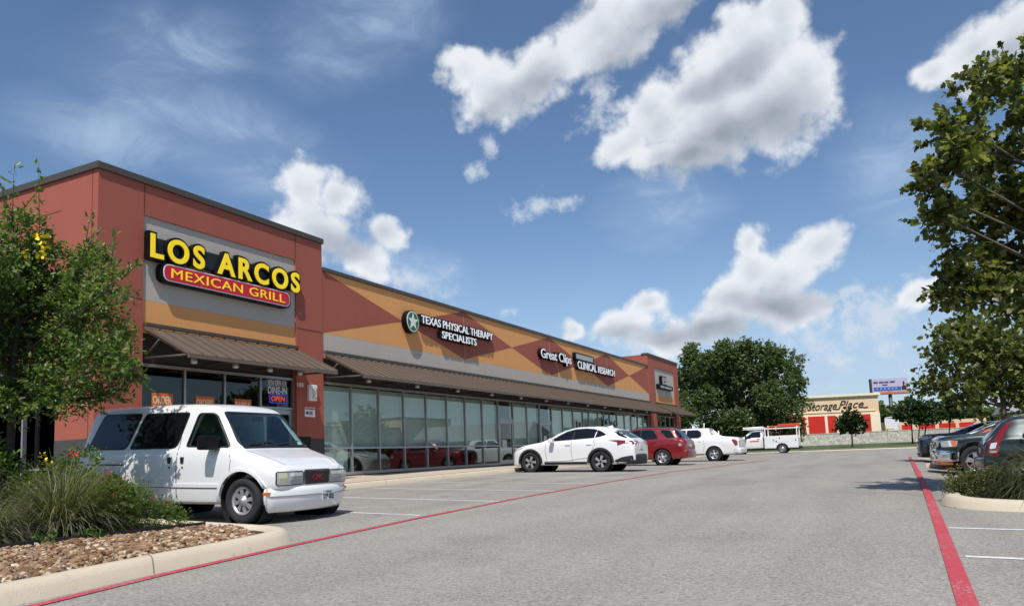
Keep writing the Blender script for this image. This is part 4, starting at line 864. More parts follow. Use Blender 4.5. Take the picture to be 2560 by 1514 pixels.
    c.decal('rear_window', rpoly([(-.72, 1.2), (.72, 1.2), (.66, 1.68), (-.66, 1.68)], .06, 3), 'x', -1, M_('cglass'), .008)
    # cabin seen through the glass
    b = MB(); b.prism([(-.30, -.86, 1.0), (-.26, -.86, 1.10), (-.46, -.86, 1.14), (-.70, -.86, 1.08), (-.70, -.86, .7), (-.3, -.86, .7)], (0, 1.72, 0), M_('dash')); c.part('dashboard', b)
    for sd in (-1, 1):
        b = MB(); b.box(-1.42, -1.22, sd*.43-.24, sd*.43+.24, .75, 1.30, M_('seat')); b.box(-1.35, -.88, sd*.43-.24, sd*.43+.24, .62, .80, M_('seat')); b.box(-1.42, -1.30, sd*.43-.13, sd*.43+.13, 1.32, 1.52, M_('seat')); c.part('seat', b, None, None, .04)
    b = MB(); cc = Vector((-.78, .42, 1.12)); ax = Vector((-.8, 0, .6)); u = Vector((0, 1, 0)); w = ax.cross(u).normalized(); b.tube([cc+(u*math.cos(2*math.pi*k/24)+w*math.sin(2*math.pi*k/24))*.19 for k in range(25)], .017, M_('black'), n=8); b.tube([cc-u*.18, cc, cc+u*.18], .02, M_('black')); b.tube([cc, cc+Vector((.3, 0, -.2))], .03, M_('black')); c.part('steering_wheel', b)
    b = MB(); b.box(-.60, -.57, -.12, .12, 1.60, 1.67, M_('black')); c.part('rear_view_mirror', b, None, None, .012)
van()
# ---- generic closed car: side glass, windscreen, lamps given as outlines in the car's own side view
def glass_row(c, polys, m='cglass', seal='black', sides=(-1, 1), g=.02):
    for sd in sides:
        for p in polys:
            o = c.decal('side_window', p, 'y', sd, M_(m), .009)
            if seal: c.decal('window_seal', grow(p, g), 'y', sd, M_(seal), .004, parent=o)
def clad_arch(c, x, z, r, w, m, a0=-6, a1=186, sides=(-1, 1), off=.018):
    for sd in sides:
        t0 = [R(a0)+R(a1-a0)*k/18 for k in range(19)]; c.decal('arch_cladding', [(x+(r+w)*math.cos(t), z+(r+w)*math.sin(t)) for t in t0]+[(x+r*math.cos(t), z+r*math.sin(t)) for t in t0[::-1]], 'y', sd, M_(m), off)
def crossover_white():
    X, Yc = -9.5, 26.93; head = math.pi
    st = [(3.62, .36, .62, .72, .60, .52), (3.56, .26, .70, .80, .72, .60), (3.42, .22, .80, .90, .84, .68), (3.15, .21, .90, .985, .90, .74), (2.8, .22, .98, 1.05, .925, .76), (2.35, .24, 1.06, 1.125, .93, .76), (2.24, .24, 1.08, 1.17, .93, .75), (1.75, .24, 1.12, 1.42, .93, .70), (1.25, .24, 1.14, 1.585, .93, .64), (.85, .24, 1.15, 1.635, .93, .63), (.3, .24, 1.17, 1.635, .93, .63), (-.2, .24, 1.18, 1.585, .93, .62), (-.45, .25, 1.18, 1.53, .925, .62), (-.80, .27, 1.15, 1.36, .91, .64), (-1.02, .30, 1.08, 1.21, .89, .70), (-1.16, .34, 1.02, 1.12, .86, .72), (-1.25, .40, .96, 1.05, .80, .68)]
    c = Car('white_crossover', 'white crossover with black wheel-arch cladding, parked nose to the glass shopfront', 'car', (X, Yc, gz(X, Yc)), head, slope(X-1.2, Yc, head), st, M_('p_white'), [(0, .435, .37), (2.78, .435, .37)])
    g = rpoly([(2.02, 1.14), (1.82, 1.24), (1.35, 1.47), (1.0, 1.545), (.60, 1.56), (.28, 1.53), (.05, 1.46), (-.18, 1.335), (.05, 1.27), (.32, 1.235), (1.0, 1.195)], .03, 2); glass_row(c, [g])
    for sd in (-1, 1):
        c.ribbon('door_gap', [(1.03, 1.54), (1.08, 1.2)], .05, 'y', sd, M_('black'), .012); c.ribbon('door_gap', [(.16, 1.50), (.22, 1.25)], .035, 'y', sd, M_('p_white'), .012)
        c.ribbon('door_gap', [(1.10, 1.18), (1.12, .80), (1.06, .34)], .012, 'y', sd, M_('seam'), .002); c.ribbon('door_gap', [(2.12, 1.05), (2.16, .8), (2.08, .36)], .012, 'y', sd, M_('seam'), .002); c.ribbon('door_gap', [(.26, 1.20), (.20, .98), (.40, .62)], .012, 'y', sd, M_('seam'), .002); c.ribbon('side_moulding', [(2.2, .33), (.52, .33)], .09, 'y', sd, M_('clad'), .012)
        c.ribbon('door_crease', [(2.2, .42), (1.3, .44), (.50, .54)], .02, 'y', sd, M_('p_white'), .016)
        for x in (1.25, .42): c.decal('door_handle', rpoly([(x-.10, .985), (x+.10, .985), (x+.10, 1.015), (x-.10, 1.015)], .014, 2), 'y', sd, M_('p_white'), .03)
        clad_arch(c, 0, .37, .43, .075, 'clad', sides=(sd,)); clad_arch(c, 2.78, .37, .43, .075, 'clad', sides=(sd,))
        tl = [(-.34, 1.125), (-.62, 1.13), (-1.08, 1.10), (-1.10, 1.03), (-.86, 1.0), (-.66, .93), (-.64, 1.06)]; c.decal('tail_light', tl, 'y', sd, M_('lamp_r'), .012)
        c.decal('tail_light', rpoly([(sd*.84, .96), (sd*.34, 1.04), (sd*.34, 1.10), (sd*.84, 1.10)], .02, 2), 'x', -1, M_('lamp_r'), .012); c.decal('headlight', [(3.52, .80), (3.30, .88), (3.02, .955), (3.22, .86)], 'y', sd, M_('cglass'), .01)
        c.mirror(1.86, sd, 1.16, M_('p_white'), .93, (.10, .20, .085)); c.decal('bumper_corner', rpoly([(-.52, .40), (-.80, .52), (-1.18, .58), (-1.22, .36), (-.60, .27)], .02, 2), 'y', sd, M_('clad'), .014)
    c.decal('rear_window', rpoly([(-.72, 1.20), (.72, 1.20), (.56, 1.50), (-.56, 1.50)], .05, 3), 'x', -1, M_('cglass'), .012); c.decal('windscreen', rpoly([(-.74, 1.14), (.74, 1.14), (.58, 1.575), (-.58, 1.575)], .05, 3), 'x', 1, M_('cwglass'), .01)
    for sd in (-1, 1): c.decal('rear_quarter_glass', [(-.45, 1.44), (-.62, 1.42), (-1.02, 1.235), (-.82, 1.225), (-.66, 1.28)], 'y', sd, M_('cglass'), .01)
    c.bumper('bumper', -1.36, .26, .62, .86, .1, -1, M_('clad'), wrap=.25, bow=.16, thick=.16); b = MB(); b.prism([(-.40, -.60, 1.535), (-.62, -.60, 1.50), (-.64, -.60, 1.475), (-.40, -.60, 1.46)], (0, 1.2, 0), M_('p_white')); c.part('spoiler', b, None, None, .012)
    b = MB(); b.prism([(.02, -.02, 1.63), (-.22, -.02, 1.60), (-.20, -.02, 1.68)], (0, .04, 0), M_('p_white')); c.part('roof_fin', b)
    c.decal('number_plate', rpoly([(-.17, .80), (.17, .80), (.17, .93), (-.17, .93)], .01, 2), 'x', -1, M_('plate'), .016)
    for x in (0, 2.78):
        for sd in (-1, 1): c.wheel(x, sd, .375, .235, 'twist', .915)
crossover_white()
def suv_red():
    X, Yc = -9.45, 34.93; head = math.pi
    st = [(3.52, .36, .80, .90, .70, .55), (3.45, .28, .90, 1.0, .82, .64), (3.2, .25, .98, 1.07, .90, .72), (2.5, .25, 1.06, 1.15, .93, .76), (2.32, .25, 1.08, 1.20, .93, .75), (1.62, .25, 1.13, 1.62, .93, .68), (1.3, .25, 1.14, 1.69, .93, .67), (.6, .25, 1.16, 1.715, .93, .67), (-.2, .26, 1.18, 1.69, .925, .665), (-.46, .27, 1.18, 1.65, .92, .66), (-.62, .28, 1.17, 1.55, .915, .66), (-.88, .30, 1.12, 1.25, .90, .70), (-1.0, .33, 1.02, 1.13, .885, .74), (-1.08, .38, .92, 1.02, .86, .74)]
    c = Car('red_suv', 'dark red SUV parked between the white crossover and the white pickup', 'car', (X, Yc, gz(X, Yc)), head, slope(X-1.2, Yc, head), st, M_('p_red'), [(0, .43, .37), (2.71, .43, .37)])
    W_ = [rpoly([(1.95, 1.17), (1.55, 1.50), (1.30, 1.60), (1.02, 1.61), (1.02, 1.19)], .03, 2), rpoly([(.98, 1.19), (.98, 1.61), (.55, 1.62), (.42, 1.58), (.20, 1.25), (.18, 1.20)], .03, 2), rpoly([(.10, 1.56), (.02, 1.60), (-.34, 1.57), (-.58, 1.24), (-.22, 1.24)], .03, 2)]; glass_row(c, W_)
    for sd in (-1, 1):
        c.ribbon('door_gap', [(1.0, 1.16), (1.0, .34)], .012, 'y', sd, M_('seam'), .002); c.ribbon('door_gap', [(.16, 1.2), (.12, 1.0), (.42, .60)], .012, 'y', sd, M_('seam'), .002); c.ribbon('side_moulding', [(2.2, .40), (.52, .40)], .06, 'y', sd, M_('p_red'), .014)
        for x in (1.15, .36): c.decal('door_handle', rpoly([(x-.10, 1.03), (x+.09, 1.03), (x+.09, 1.06), (x-.10, 1.06)], .014, 2), 'y', sd, M_('p_red'), .028)
        tl = rpoly([(-.62, 1.20), (-.80, 1.12), (-.98, .84), (-.76, .78), (-.72, 1.0)], .03, 2); o = c.decal('tail_light', tl, 'y', sd, M_('lamp_r'), .014); c.decal('indicator_lens', disc_poly(-.82, .92, .07, 12), 'y', sd, M_('lamp_c'), .018, parent=o); c.decal('tail_light', rpoly([(sd*.86, .80), (sd*.70, .80), (sd*.68, 1.12), (sd*.84, 1.12)], .02, 2), 'x', -1, M_('lamp_r'), .012)
        clad_arch(c, 0, .37, .43, .05, 'p_red', sides=(sd,)); clad_arch(c, 2.71, .37, .43, .05, 'p_red', sides=(sd,)); c.mirror(1.78, sd, 1.18, M_('p_red'))
        b = MB(); b.tube([(1.3, sd*.60, 1.715), (1.2, sd*.60, 1.75), (-.1, sd*.60, 1.745), (-.3, sd*.60, 1.69)], .018, M_('black')); c.part('roof_rail', b)
    c.decal('rear_window', rpoly([(-.74, 1.22), (.74, 1.22), (.62, 1.62), (-.62, 1.62)], .05, 3), 'x', -1, M_('cglass'), .012); c.decal('windscreen', rpoly([(-.76, 1.19), (.76, 1.19), (.62, 1.62), (-.62, 1.62)], .05, 3), 'x', 1, M_('cwglass'), .01)
    c.bumper('bumper', -1.24, .33, .70, .89, .1, -1, M_('p_red'), wrap=.32, bow=.12, thick=.2); c.decal('number_plate', rpoly([(-.17, .82), (.17, .82), (.17, .95), (-.17, .95)], .01, 2), 'x', -1, M_('plate'), .012)
    for x in (0, 2.71):
        for sd in (-1, 1): c.wheel(x, sd, .365, .235, 'five', .92)
suv_red()
def pickup_white():
    X, Yc = -8.72, 42.56; head = math.pi
    st = [(4.15, .42, .85, .95, .70, .6), (4.05, .34, .95, 1.05, .84, .7), (3.8, .32, 1.05, 1.13, .92, .76), (2.95, .32, 1.12, 1.2, .965, .8), (2.75, .32, 1.14, 1.26, .965, .78), (2.1, .32, 1.2, 1.70, .965, .72), (1.8, .32, 1.21, 1.77, .965, .71), (1.2, .32, 1.22, 1.79, .965, .71), (.50, .32, 1.23, 1.79, .965, .71), (.34, .32, 1.23, 1.765, .965, .72), (.24, .32, 1.22, 1.68, .965, .74), (-.04, .32, 1.19, 1.42, .965, .84), (-.14, .32, 1.18, 1.36, .965, .88), (-.6, .33, 1.16, 1.30, .965, .90), (-1.05, .36, 1.12, 1.25, .96, .90), (-1.26, .40, 1.06, 1.19, .95, .88), (-1.33, .46, 1.0, 1.12, .92, .86)]
    bed = prism_z([(-1.2, -.72), (.02, -.72), (.02, .72), (-1.2, .72)], .85, 2.); but = prism_z([(-.02, -.60), (.60, -.60), (.60, .60), (-.02, .60)], 1.0, 1.66); back = prism_z([(-.14, -.66), (.30, -.62), (.30, .62), (-.14, .66)], 1.0, 2.)
    but2 = but; bpy.data.objects.remove(but2)
    c = Car('white_pickup', 'white pickup with sloped sail panels behind its cab, parked past the red SUV', 'pickup', (X, Yc, gz(X, Yc)), head, slope(X-1.2, Yc, head), st, M_('p_white'), [(0, .46, .38), (3.1, .46, .38)], cuts=[bed, back])
    w1 = rpoly([(1.45, 1.27), (1.45, 1.68), (.86, 1.68), (.70, 1.56), (.68, 1.36), (.80, 1.27)], .06, 3); w2 = rpoly([(2.5, 1.25), (2.1, 1.58), (1.9, 1.68), (1.54, 1.68), (1.54, 1.27)], .03, 2); glass_row(c, [w1, w2])
    for sd in (-1, 1):
        c.ribbon('door_gap', [(1.50, 1.24), (1.50, .40)], .012, 'y', sd, M_('seam'), .002); c.ribbon('door_gap', [(.62, 1.68), (.56, 1.2), (.50, .80), (.62, .42)], .012, 'y', sd, M_('seam'), .002); c.ribbon('sill_strip', [(2.5, .37), (.52, .37)], .08, 'y', sd, M_('trim'), .014)
        c.decal('door_handle', rpoly([(.70, 1.07), (.84, 1.07), (.84, 1.10), (.70, 1.10)], .01, 2), 'y', sd, M_('p_white'), .028); clad_arch(c, 0, .38, .455, .05, 'p_white', sides=(sd,), off=.022)
        tl = [(-.93, 1.14), (-1.14, 1.12), (-1.24, 1.10), (-1.26, .86), (-1.12, .80), (-1.02, .98)]; c.decal('tail_light', tl, 'y', sd, M_('lamp_r'), .012); c.decal('tail_light', rpoly([(sd*.93, .82), (sd*.80, .82), (sd*.80, 1.10), (sd*.91, 1.10)], .02, 2), 'x', -1, M_('lamp_r'), .012)
        c.decal('sail_glass', [(.36, 1.70), (.26, 1.69), (.02, 1.42), (.12, 1.42)], 'y', sd, M_('cglass'), .01)
    b = MB(); b.tube([(.62, .3, 1.8), (.60, .3, 2.06)], .03, M_('white')); c.part('aerial', b); b = MB(); b.tube([(1.25, .3, 1.79), (1.22, .3, 1.92)], .035, M_('white')); c.part('aerial', b)
    c.bumper('bumper', -1.50, .42, .70, .95, .1, -1, M_('p_white'), wrap=.34, bow=.10, thick=.22); c.decal('number_plate', rpoly([(-.17, .86), (.17, .86), (.17, .98), (-.17, .98)], .01, 2), 'x', -1, M_('plate'), .012); c.decal('windscreen', rpoly([(-.78, 1.26), (.78, 1.26), (.66, 1.68), (-.66, 1.68)], .05, 3), 'x', 1, M_('cwglass'), .01)
    for x in (0, 3.1):
        for sd in (-1, 1): c.wheel(x, sd, .385, .245, 'five', .945)
pickup_white()
def truck():
    X, Yc = -8.53, 68.95; head = math.pi; zz = gz(X, Yc)
    st = [(4.55, .60, 1.12, 1.2, .86, .75), (4.5, .5, 1.2, 1.3, .95, .8), (4.3, .48, 1.28, 1.38, 1.0, .85), (3.35, .46, 1.34, 1.45, 1.0, .86), (3.2, .46, 1.36, 1.50, 1.0, .84), (2.62, .46, 1.38, 1.90, 1.0, .78), (2.4, .46, 1.38, 1.985, 1.0, .76), (2.0, .46, 1.38, 2.01, 1.0, .76), (1.68, .46, 1.38, 1.99, 1.0, .76), (1.60, .47, 1.37, 1.93, .99, .76), (1.56, .50, 1.35, 1.85, .97, .75)]
    c = Car('utility_truck', 'white utility truck with tool boxes and a ladder rack, side-on below the big dark tree', 'truck', (X, Yc, zz), head, 0., st, M_('p_white'), [(3.6, .47, .42)], body_name='cab')
    glass_row(c, [rpoly([(2.98, 1.40), (2.60, 1.70), (2.34, 1.86), (1.74, 1.88), (1.72, 1.42), (2.5, 1.42), (2.62, 1.34), (2.86, 1.34)], .04, 2)])
    for sd in (-1, 1):
        c.ribbon('door_gap', [(3.05, 1.36), (3.1, .9), (3.0, .5)], .014, 'y', sd, M_('seam'), .002); c.ribbon('door_gap', [(1.66, 1.4), (1.66, .5)], .014, 'y', sd, M_('seam'), .002); c.decal('door_handle', rpoly([(1.80, 1.22), (2.0, 1.22), (2.0, 1.28), (1.80, 1.28)], .02, 2), 'y', sd, M_('black'), .02); c.mirror(2.92, sd, 1.44, M_('gblack'), 1.0, (.08, .2, .16))
        c.decal('fender_badge', disc_poly(3.22, 1.16, .07, 12), 'y', sd, M_('black'), .012); c.decal('door_lettering', rpoly([(1.86, 1.04), (2.62, 1.04), (2.62, 1.14), (1.86, 1.14)], .02, 2), 'y', sd, mat('red_lettering', srgb(190, 70, 76), .6, var=.6, vscale=10), .008)
    c.decal('windscreen', rpoly([(-.82, 1.46), (.82, 1.46), (.68, 1.90), (-.68, 1.90)], .05, 3), 'x', 1, M_('cwglass'), .01)
    # service body
    for sd in (-1, 1):
        b = MB(); ya, yb = sd*.62, sd*1.02; b.prism([(x, ya, z) for x, z in [(1.40, .44), (1.40, 1.48), (-1.30, 1.48), (-1.30, .44), (-.50, .44), (-.44, .62), (-.26, .80), (0, .86), (.26, .80), (.44, .62), (.50, .44)]], (0, yb-ya, 0), M_('p_white')); bx = c.part('tool_box', b, None, None, .012)
        for x0, x1, z0 in ((.62, 1.34, .5), (-.55, .58, .95), (-1.24, -.6, .5)):
            q = MB(); q.box(x0, x1, sd*1.02, sd*1.035, z0, 1.36, M_('p_white')); q.build('locker_door', None, bx, bevel=.006, local=True)
        for x, z in ((.16, 1.30), (.66, 1.10), (.44, 1.02), (-1.12, 1.08)): q = MB(); q.lathe([(.05, 0), (.05, .02), (0, .025)], (x, sd*1.035, z), (0, sd, 0), M_('black'), n=12); q.build('lock', None, bx, local=True)
    b = MB(); b.box(-1.28, 1.38, -.63, .63, .55, .95, M_('trim')); b.box(-1.30, -1.24, -.63, .63, .5, 1.25, M_('p_white')); b.box(1.30, 1.40, -.63, .63, .5, 1.4, M_('p_white')); c.part('load_bed', b)
    b = MB(); b.box(-1.5, 4.3, -.4, .4, .36, .50, M_('black')); b.box(-1.46, -1.31, -.95, .95, .40, .56, M_('black')); c.part('chassis', b)
    b = MB().use(M_('p_white'))
    for x in (1.32, -1.24):
        for sd in (-1, 1): b.box(x-.04, x+.04, sd*.92-.04, sd*.92+.04, 1.46, 2.24)
        b.box(x-.04, x+.04, -.92, .92, 2.16, 2.24)
    for sd in (-1, 1): b.box(-1.35, 3.1, sd*.92-.035, sd*.92+.035, 2.09, 2.155)
    b.box(2.6, 2.68, -.92, .92, 2.165, 2.22); c.part('ladder_rack', b)
    for x in (0, 3.6):
        for sd in (-1, 1): c.wheel(x, sd, .395, .26, 'steel', .98)
    # loads are things of their own
    def world(x, y, z): return (X-x, Yc-y, zz+z)
    S = thing('extension_ladder', world(0, .55, 2.3), 'orange extension ladder lying on the utility truck rack', 'ladder')
    b = MB()
    for y in (.35, .75):
        for z in (2.30, 2.42): b.box(*sorted((X-(1.0 if z < 2.4 else .25), X+(1.45 if z < 2.4 else 1.5))), Yc-y-.02, Yc-y+.02, zz+z-.045, zz+z+.045, M_('lad'))
    b.build('rail', None, S); b = MB()
    for k in range(9):
        x = .9-.28*k; b.tube([(X-x, Yc-.35, zz+2.30), (X-x, Yc-.75, zz+2.30)], .018, M_('steel'), n=6)
    b.build('rung', None, S); b = MB()
    for y in (.35, .75): b.box(X-1.12, X-1.0, Yc-y-.03, Yc-y+.03, zz+2.24, zz+2.36, M_('lady')); b.box(X+1.5, X+1.58, Yc-y-.03, Yc-y+.03, zz+2.36, zz+2.48, M_('lady'))
    b.build('end_cap', None, S)
    S = thing('conduit_tube', world(2, .80, 2.22), 'thick white tube carried over the utility truck cab', 'tube')
    b = MB(); b.tube([world(3.15, .80, 2.23), world(1.42, .80, 2.23)], .085, M_('pvc'), n=14); b.build('tube', None, S); b = MB(); b.lathe([(.095, 0), (.095, .08)], world(3.10, .80, 2.23), (1, 0, 0), M_('pvc'), n=14); b.build('cap', None, S)
    S = thing('step_ladder', world(-.6, .1, 1.5), 'short orange ladder lying in the utility truck bed', 'ladder')
    b = MB(); b.box(X-.35, X+1.25, Yc-.52, Yc-.47, zz+1.44, zz+1.53, M_('lad')); b.box(X-.35, X+1.25, Yc-.16, Yc-.11, zz+1.44, zz+1.53, M_('lad')); b.build('rail', None, S); b = MB()
    for k in range(6): b.tube([(X-.25+.28*k, Yc-.50, zz+1.485), (X-.25+.28*k, Yc-.13, zz+1.485)], .016, M_('steel'), n=6)
    for k in range(2): b.box(X-.2+k*1.3, X-.12+k*1.3, Yc-.5, Yc-.12, zz+.95, zz+1.44, M_('steel'))
    b.build('rung', None, S)
truck()
# ---- the row on the right
def suv_tail():
    X, Yc = 2.62, 22.42; head = 0.
    st = [(3.4, .4, .85, .95, .72, .6), (3.3, .32, .95, 1.02, .84, .7), (2.9, .28, 1.02, 1.08, .90, .74), (2.2, .27, 1.06, 1.13, .91, .75), (1.5, .27, 1.10, 1.52, .915, .66), (1.1, .27, 1.10, 1.62, .915, .64), (.5, .27, 1.12, 1.645, .915, .64), (0., .27, 1.12, 1.62, .91, .63), (-.24, .28, 1.12, 1.55, .905, .63), (-.36, .29, 1.10, 1.45, .90, .64), (-.60, .31, 1.02, 1.16, .885, .70), (-.70, .34, .94, 1.04, .87, .74), (-.76, .40, .86, .94, .84, .74)]
    c = Car('dark_green_suv', 'dark green SUV showing its tall red tail light beside the planted island', 'car', (X, Yc, gz(X, Yc)), head, slope(X+1.2, Yc, head), st, M_('p_dkgreen'), [(0, .42, .36), (2.62, .42, .36)])
    glass_row(c, [rpoly([(.02, 1.14), (.16, 1.34), (.40, 1.50), (.95, 1.55), (.95, 1.17), (.4, 1.12), (.15, 1.07)], .06, 3), rpoly([(1.0, 1.17), (1.0, 1.55), (1.35, 1.48), (1.85, 1.17)], .03, 2)], g=.016, seal='trim')
    for sd in (-1, 1):
        tl = [(-.66, .70), (-.48, .67), (-.45, .86), (-.40, 1.04), (-.20, 1.38), (-.13, 1.50), (-.21, 1.50), (-.36, 1.34), (-.52, 1.10), (-.66, 1.02)]; o = c.decal('tail_light', tl, 'y', sd, M_('lamp_r'), .014); c.decal('reversing_lens', rpoly([(-.64, .86), (-.52, .88), (-.47, 1.02), (-.60, 1.0)], .02, 2), 'y', sd, M_('lamp_w'), .019, parent=o); c.decal('reversing_lens', rpoly([(-.64, .77), (-.50, .77), (-.49, .82), (-.64, .82)], .01, 2), 'y', sd, M_('lamp_c'), .019, parent=o)
        c.decal('tail_light', rpoly([(sd*.86, .70), (sd*.78, .70), (sd*.77, .92), (sd*.83, .92)], .01, 2), 'x', -1, M_('lamp_r'), .014); c.ribbon('door_gap', [(.95, 1.12), (.95, .36)], .012, 'y', sd, M_('seam'), .002); c.ribbon('door_gap', [(.10, 1.1), (.24, .9), (.40, .5)], .012, 'y', sd, M_('seam'), .002); c.ribbon('body_line', [(-.3, .93), (2.3, .96)], .012, 'y', sd, M_('seam'), .001); clad_arch(c, 0, .36, .415, .05, 'clad', sides=(sd,)); c.mirror(1.75, sd, 1.14, M_('p_dkgreen'))
    c.bumper('bumper', -.90, .34, .66, .88, .1, -1, M_('p_dkgreen'), wrap=.30, bow=.13, thick=.2); c.bumper('step_bar', -.93, .36, .44, .84, .1, -1, M_('chrome'), wrap=.12, bow=.12, thick=.05)
    c.decal('rear_window', rpoly([(-.66, 1.08), (.66, 1.08), (.56, 1.50), (-.56, 1.50)], .05, 3), 'x', -1, M_('cglass'), .012); c.decal('number_plate', rpoly([(-.17, .76), (.17, .76), (.17, .89), (-.17, .89)], .01, 2), 'x', -1, M_('plate'), .012)
    for sd in (-1, 1): b = MB(); b.tube([(1.1, sd*.58, 1.64), (1.0, sd*.58, 1.68), (.1, sd*.58, 1.665), (-.05, sd*.58, 1.61)], .016, M_('trim')); c.part('roof_rail', b)
    for x in (0, 2.62):
        for sd in (-1, 1): c.wheel(x, sd, .345, .225, 'five', .90)
suv_tail()
def suv_nose():
    X, Yc = 1.92, 25.42; head = math.pi
    st = [(.90, .44, .70, .78, .74, .62), (.84, .36, .82, .90, .86, .70), (.70, .32, .88, .95, .92, .76), (.2, .30, .96, 1.03, .94, .78), (-.45, .30, 1.02, 1.09, .945, .79), (-.6, .30, 1.05, 1.14, .945, .77), (-1.3, .30, 1.12, 1.62, .945, .70), (-1.6, .30, 1.12, 1.70, .945, .69), (-2.6, .30, 1.13, 1.72, .945, .69), (-3.3, .32, 1.13, 1.68, .94, .69), (-3.6, .36, 1.10, 1.3, .92, .72), (-3.7, .42, 1., 1.12, .88, .74)]
    c = Car('slate_suv', 'slate green SUV with chrome bumper and amber lamps, nose toward the lane', 'car', (X, Yc, gz(X, Yc)), head, slope(X+1.2, Yc, head), st, M_('p_bkgreen'), [(0, .45, .40), (-2.8, .45, .40)])
    glass_row(c, [rpoly([(-.75, 1.16), (-1.25, 1.52), (-1.5, 1.62), (-1.9, 1.62), (-1.9, 1.17)], .03, 2), rpoly([(-1.96, 1.17), (-1.96, 1.62), (-2.7, 1.62), (-2.75, 1.17)], .03, 2)])
    for sd in (-1, 1):
        hl = rpoly([(.44, .72), (.78, .70), (.80, .84), (.60, .87), (.40, .86)], .02, 2); o = c.decal('headlight', hl, 'y', sd, M_('lamp_c'), .014); c.decal('indicator_lens', [(.42, .74), (.52, .73), (.56, .85), (.46, .86)], 'y', sd, M_('lamp_a'), .019, parent=o); c.decal('indicator_lens', [(.54, .72), (.60, .72), (.62, .85), (.58, .86)], 'y', sd, M_('lamp_w'), .019, parent=o); c.decal('headlight', rpoly([(sd*.84, .70), (sd*.46, .68), (sd*.46, .83), (sd*.84, .85)], .02, 2), 'x', 1, M_('lamp_c'), .014)
        clad_arch(c, 0, .40, .445, .04, 'clad', sides=(sd,)); c.ribbon('body_line', [(.5, .93), (-2.9, .97)], .02, 'y', sd, M_('seam'), .001); c.mirror(-.82, sd, 1.16, M_('chrome'), .94, (.09, .2, .08)); c.ribbon('door_gap', [(-.6, 1.02), (-.6, .4)], .012, 'y', sd, M_('seam'), .002)
    b_ = c.bumper('bumper', .98, .34, .64, .93, .1, 1, M_('chrome'), wrap=.48, bow=.12, thick=.2); c.decal('grille', rpoly([(-.42, .68), (.42, .68), (.42, .84), (-.42, .84)], .03, 2), 'x', 1, M_('chrome'), .016); c.decal('grille_mesh', rpoly([(-.39, .70), (.39, .70), (.39, .82), (-.39, .82)], .03, 2), 'x', 1, M_('black'), .02)
    for sd in (-1, 1): b = MB(); b.lathe([(.07, 0), (.07, .03), (0, .035)], (.955, sd*.62, .45), (1, 0, 0), M_('lamp_c'), n=14); b.build('fog_lamp', None, b_, local=True)
    c.decal('windscreen', rpoly([(-.74, 1.16), (.74, 1.16), (.60, 1.60), (-.60, 1.60)], .05, 3), 'x', 1, M_('cwglass'), .01)
    for x in (0, -2.8):
        for sd in (-1, 1): c.wheel(x, sd, .37, .245, 'five', .93)
    c.root.scale = (1.06, 1.06, 1.12)
suv_nose()
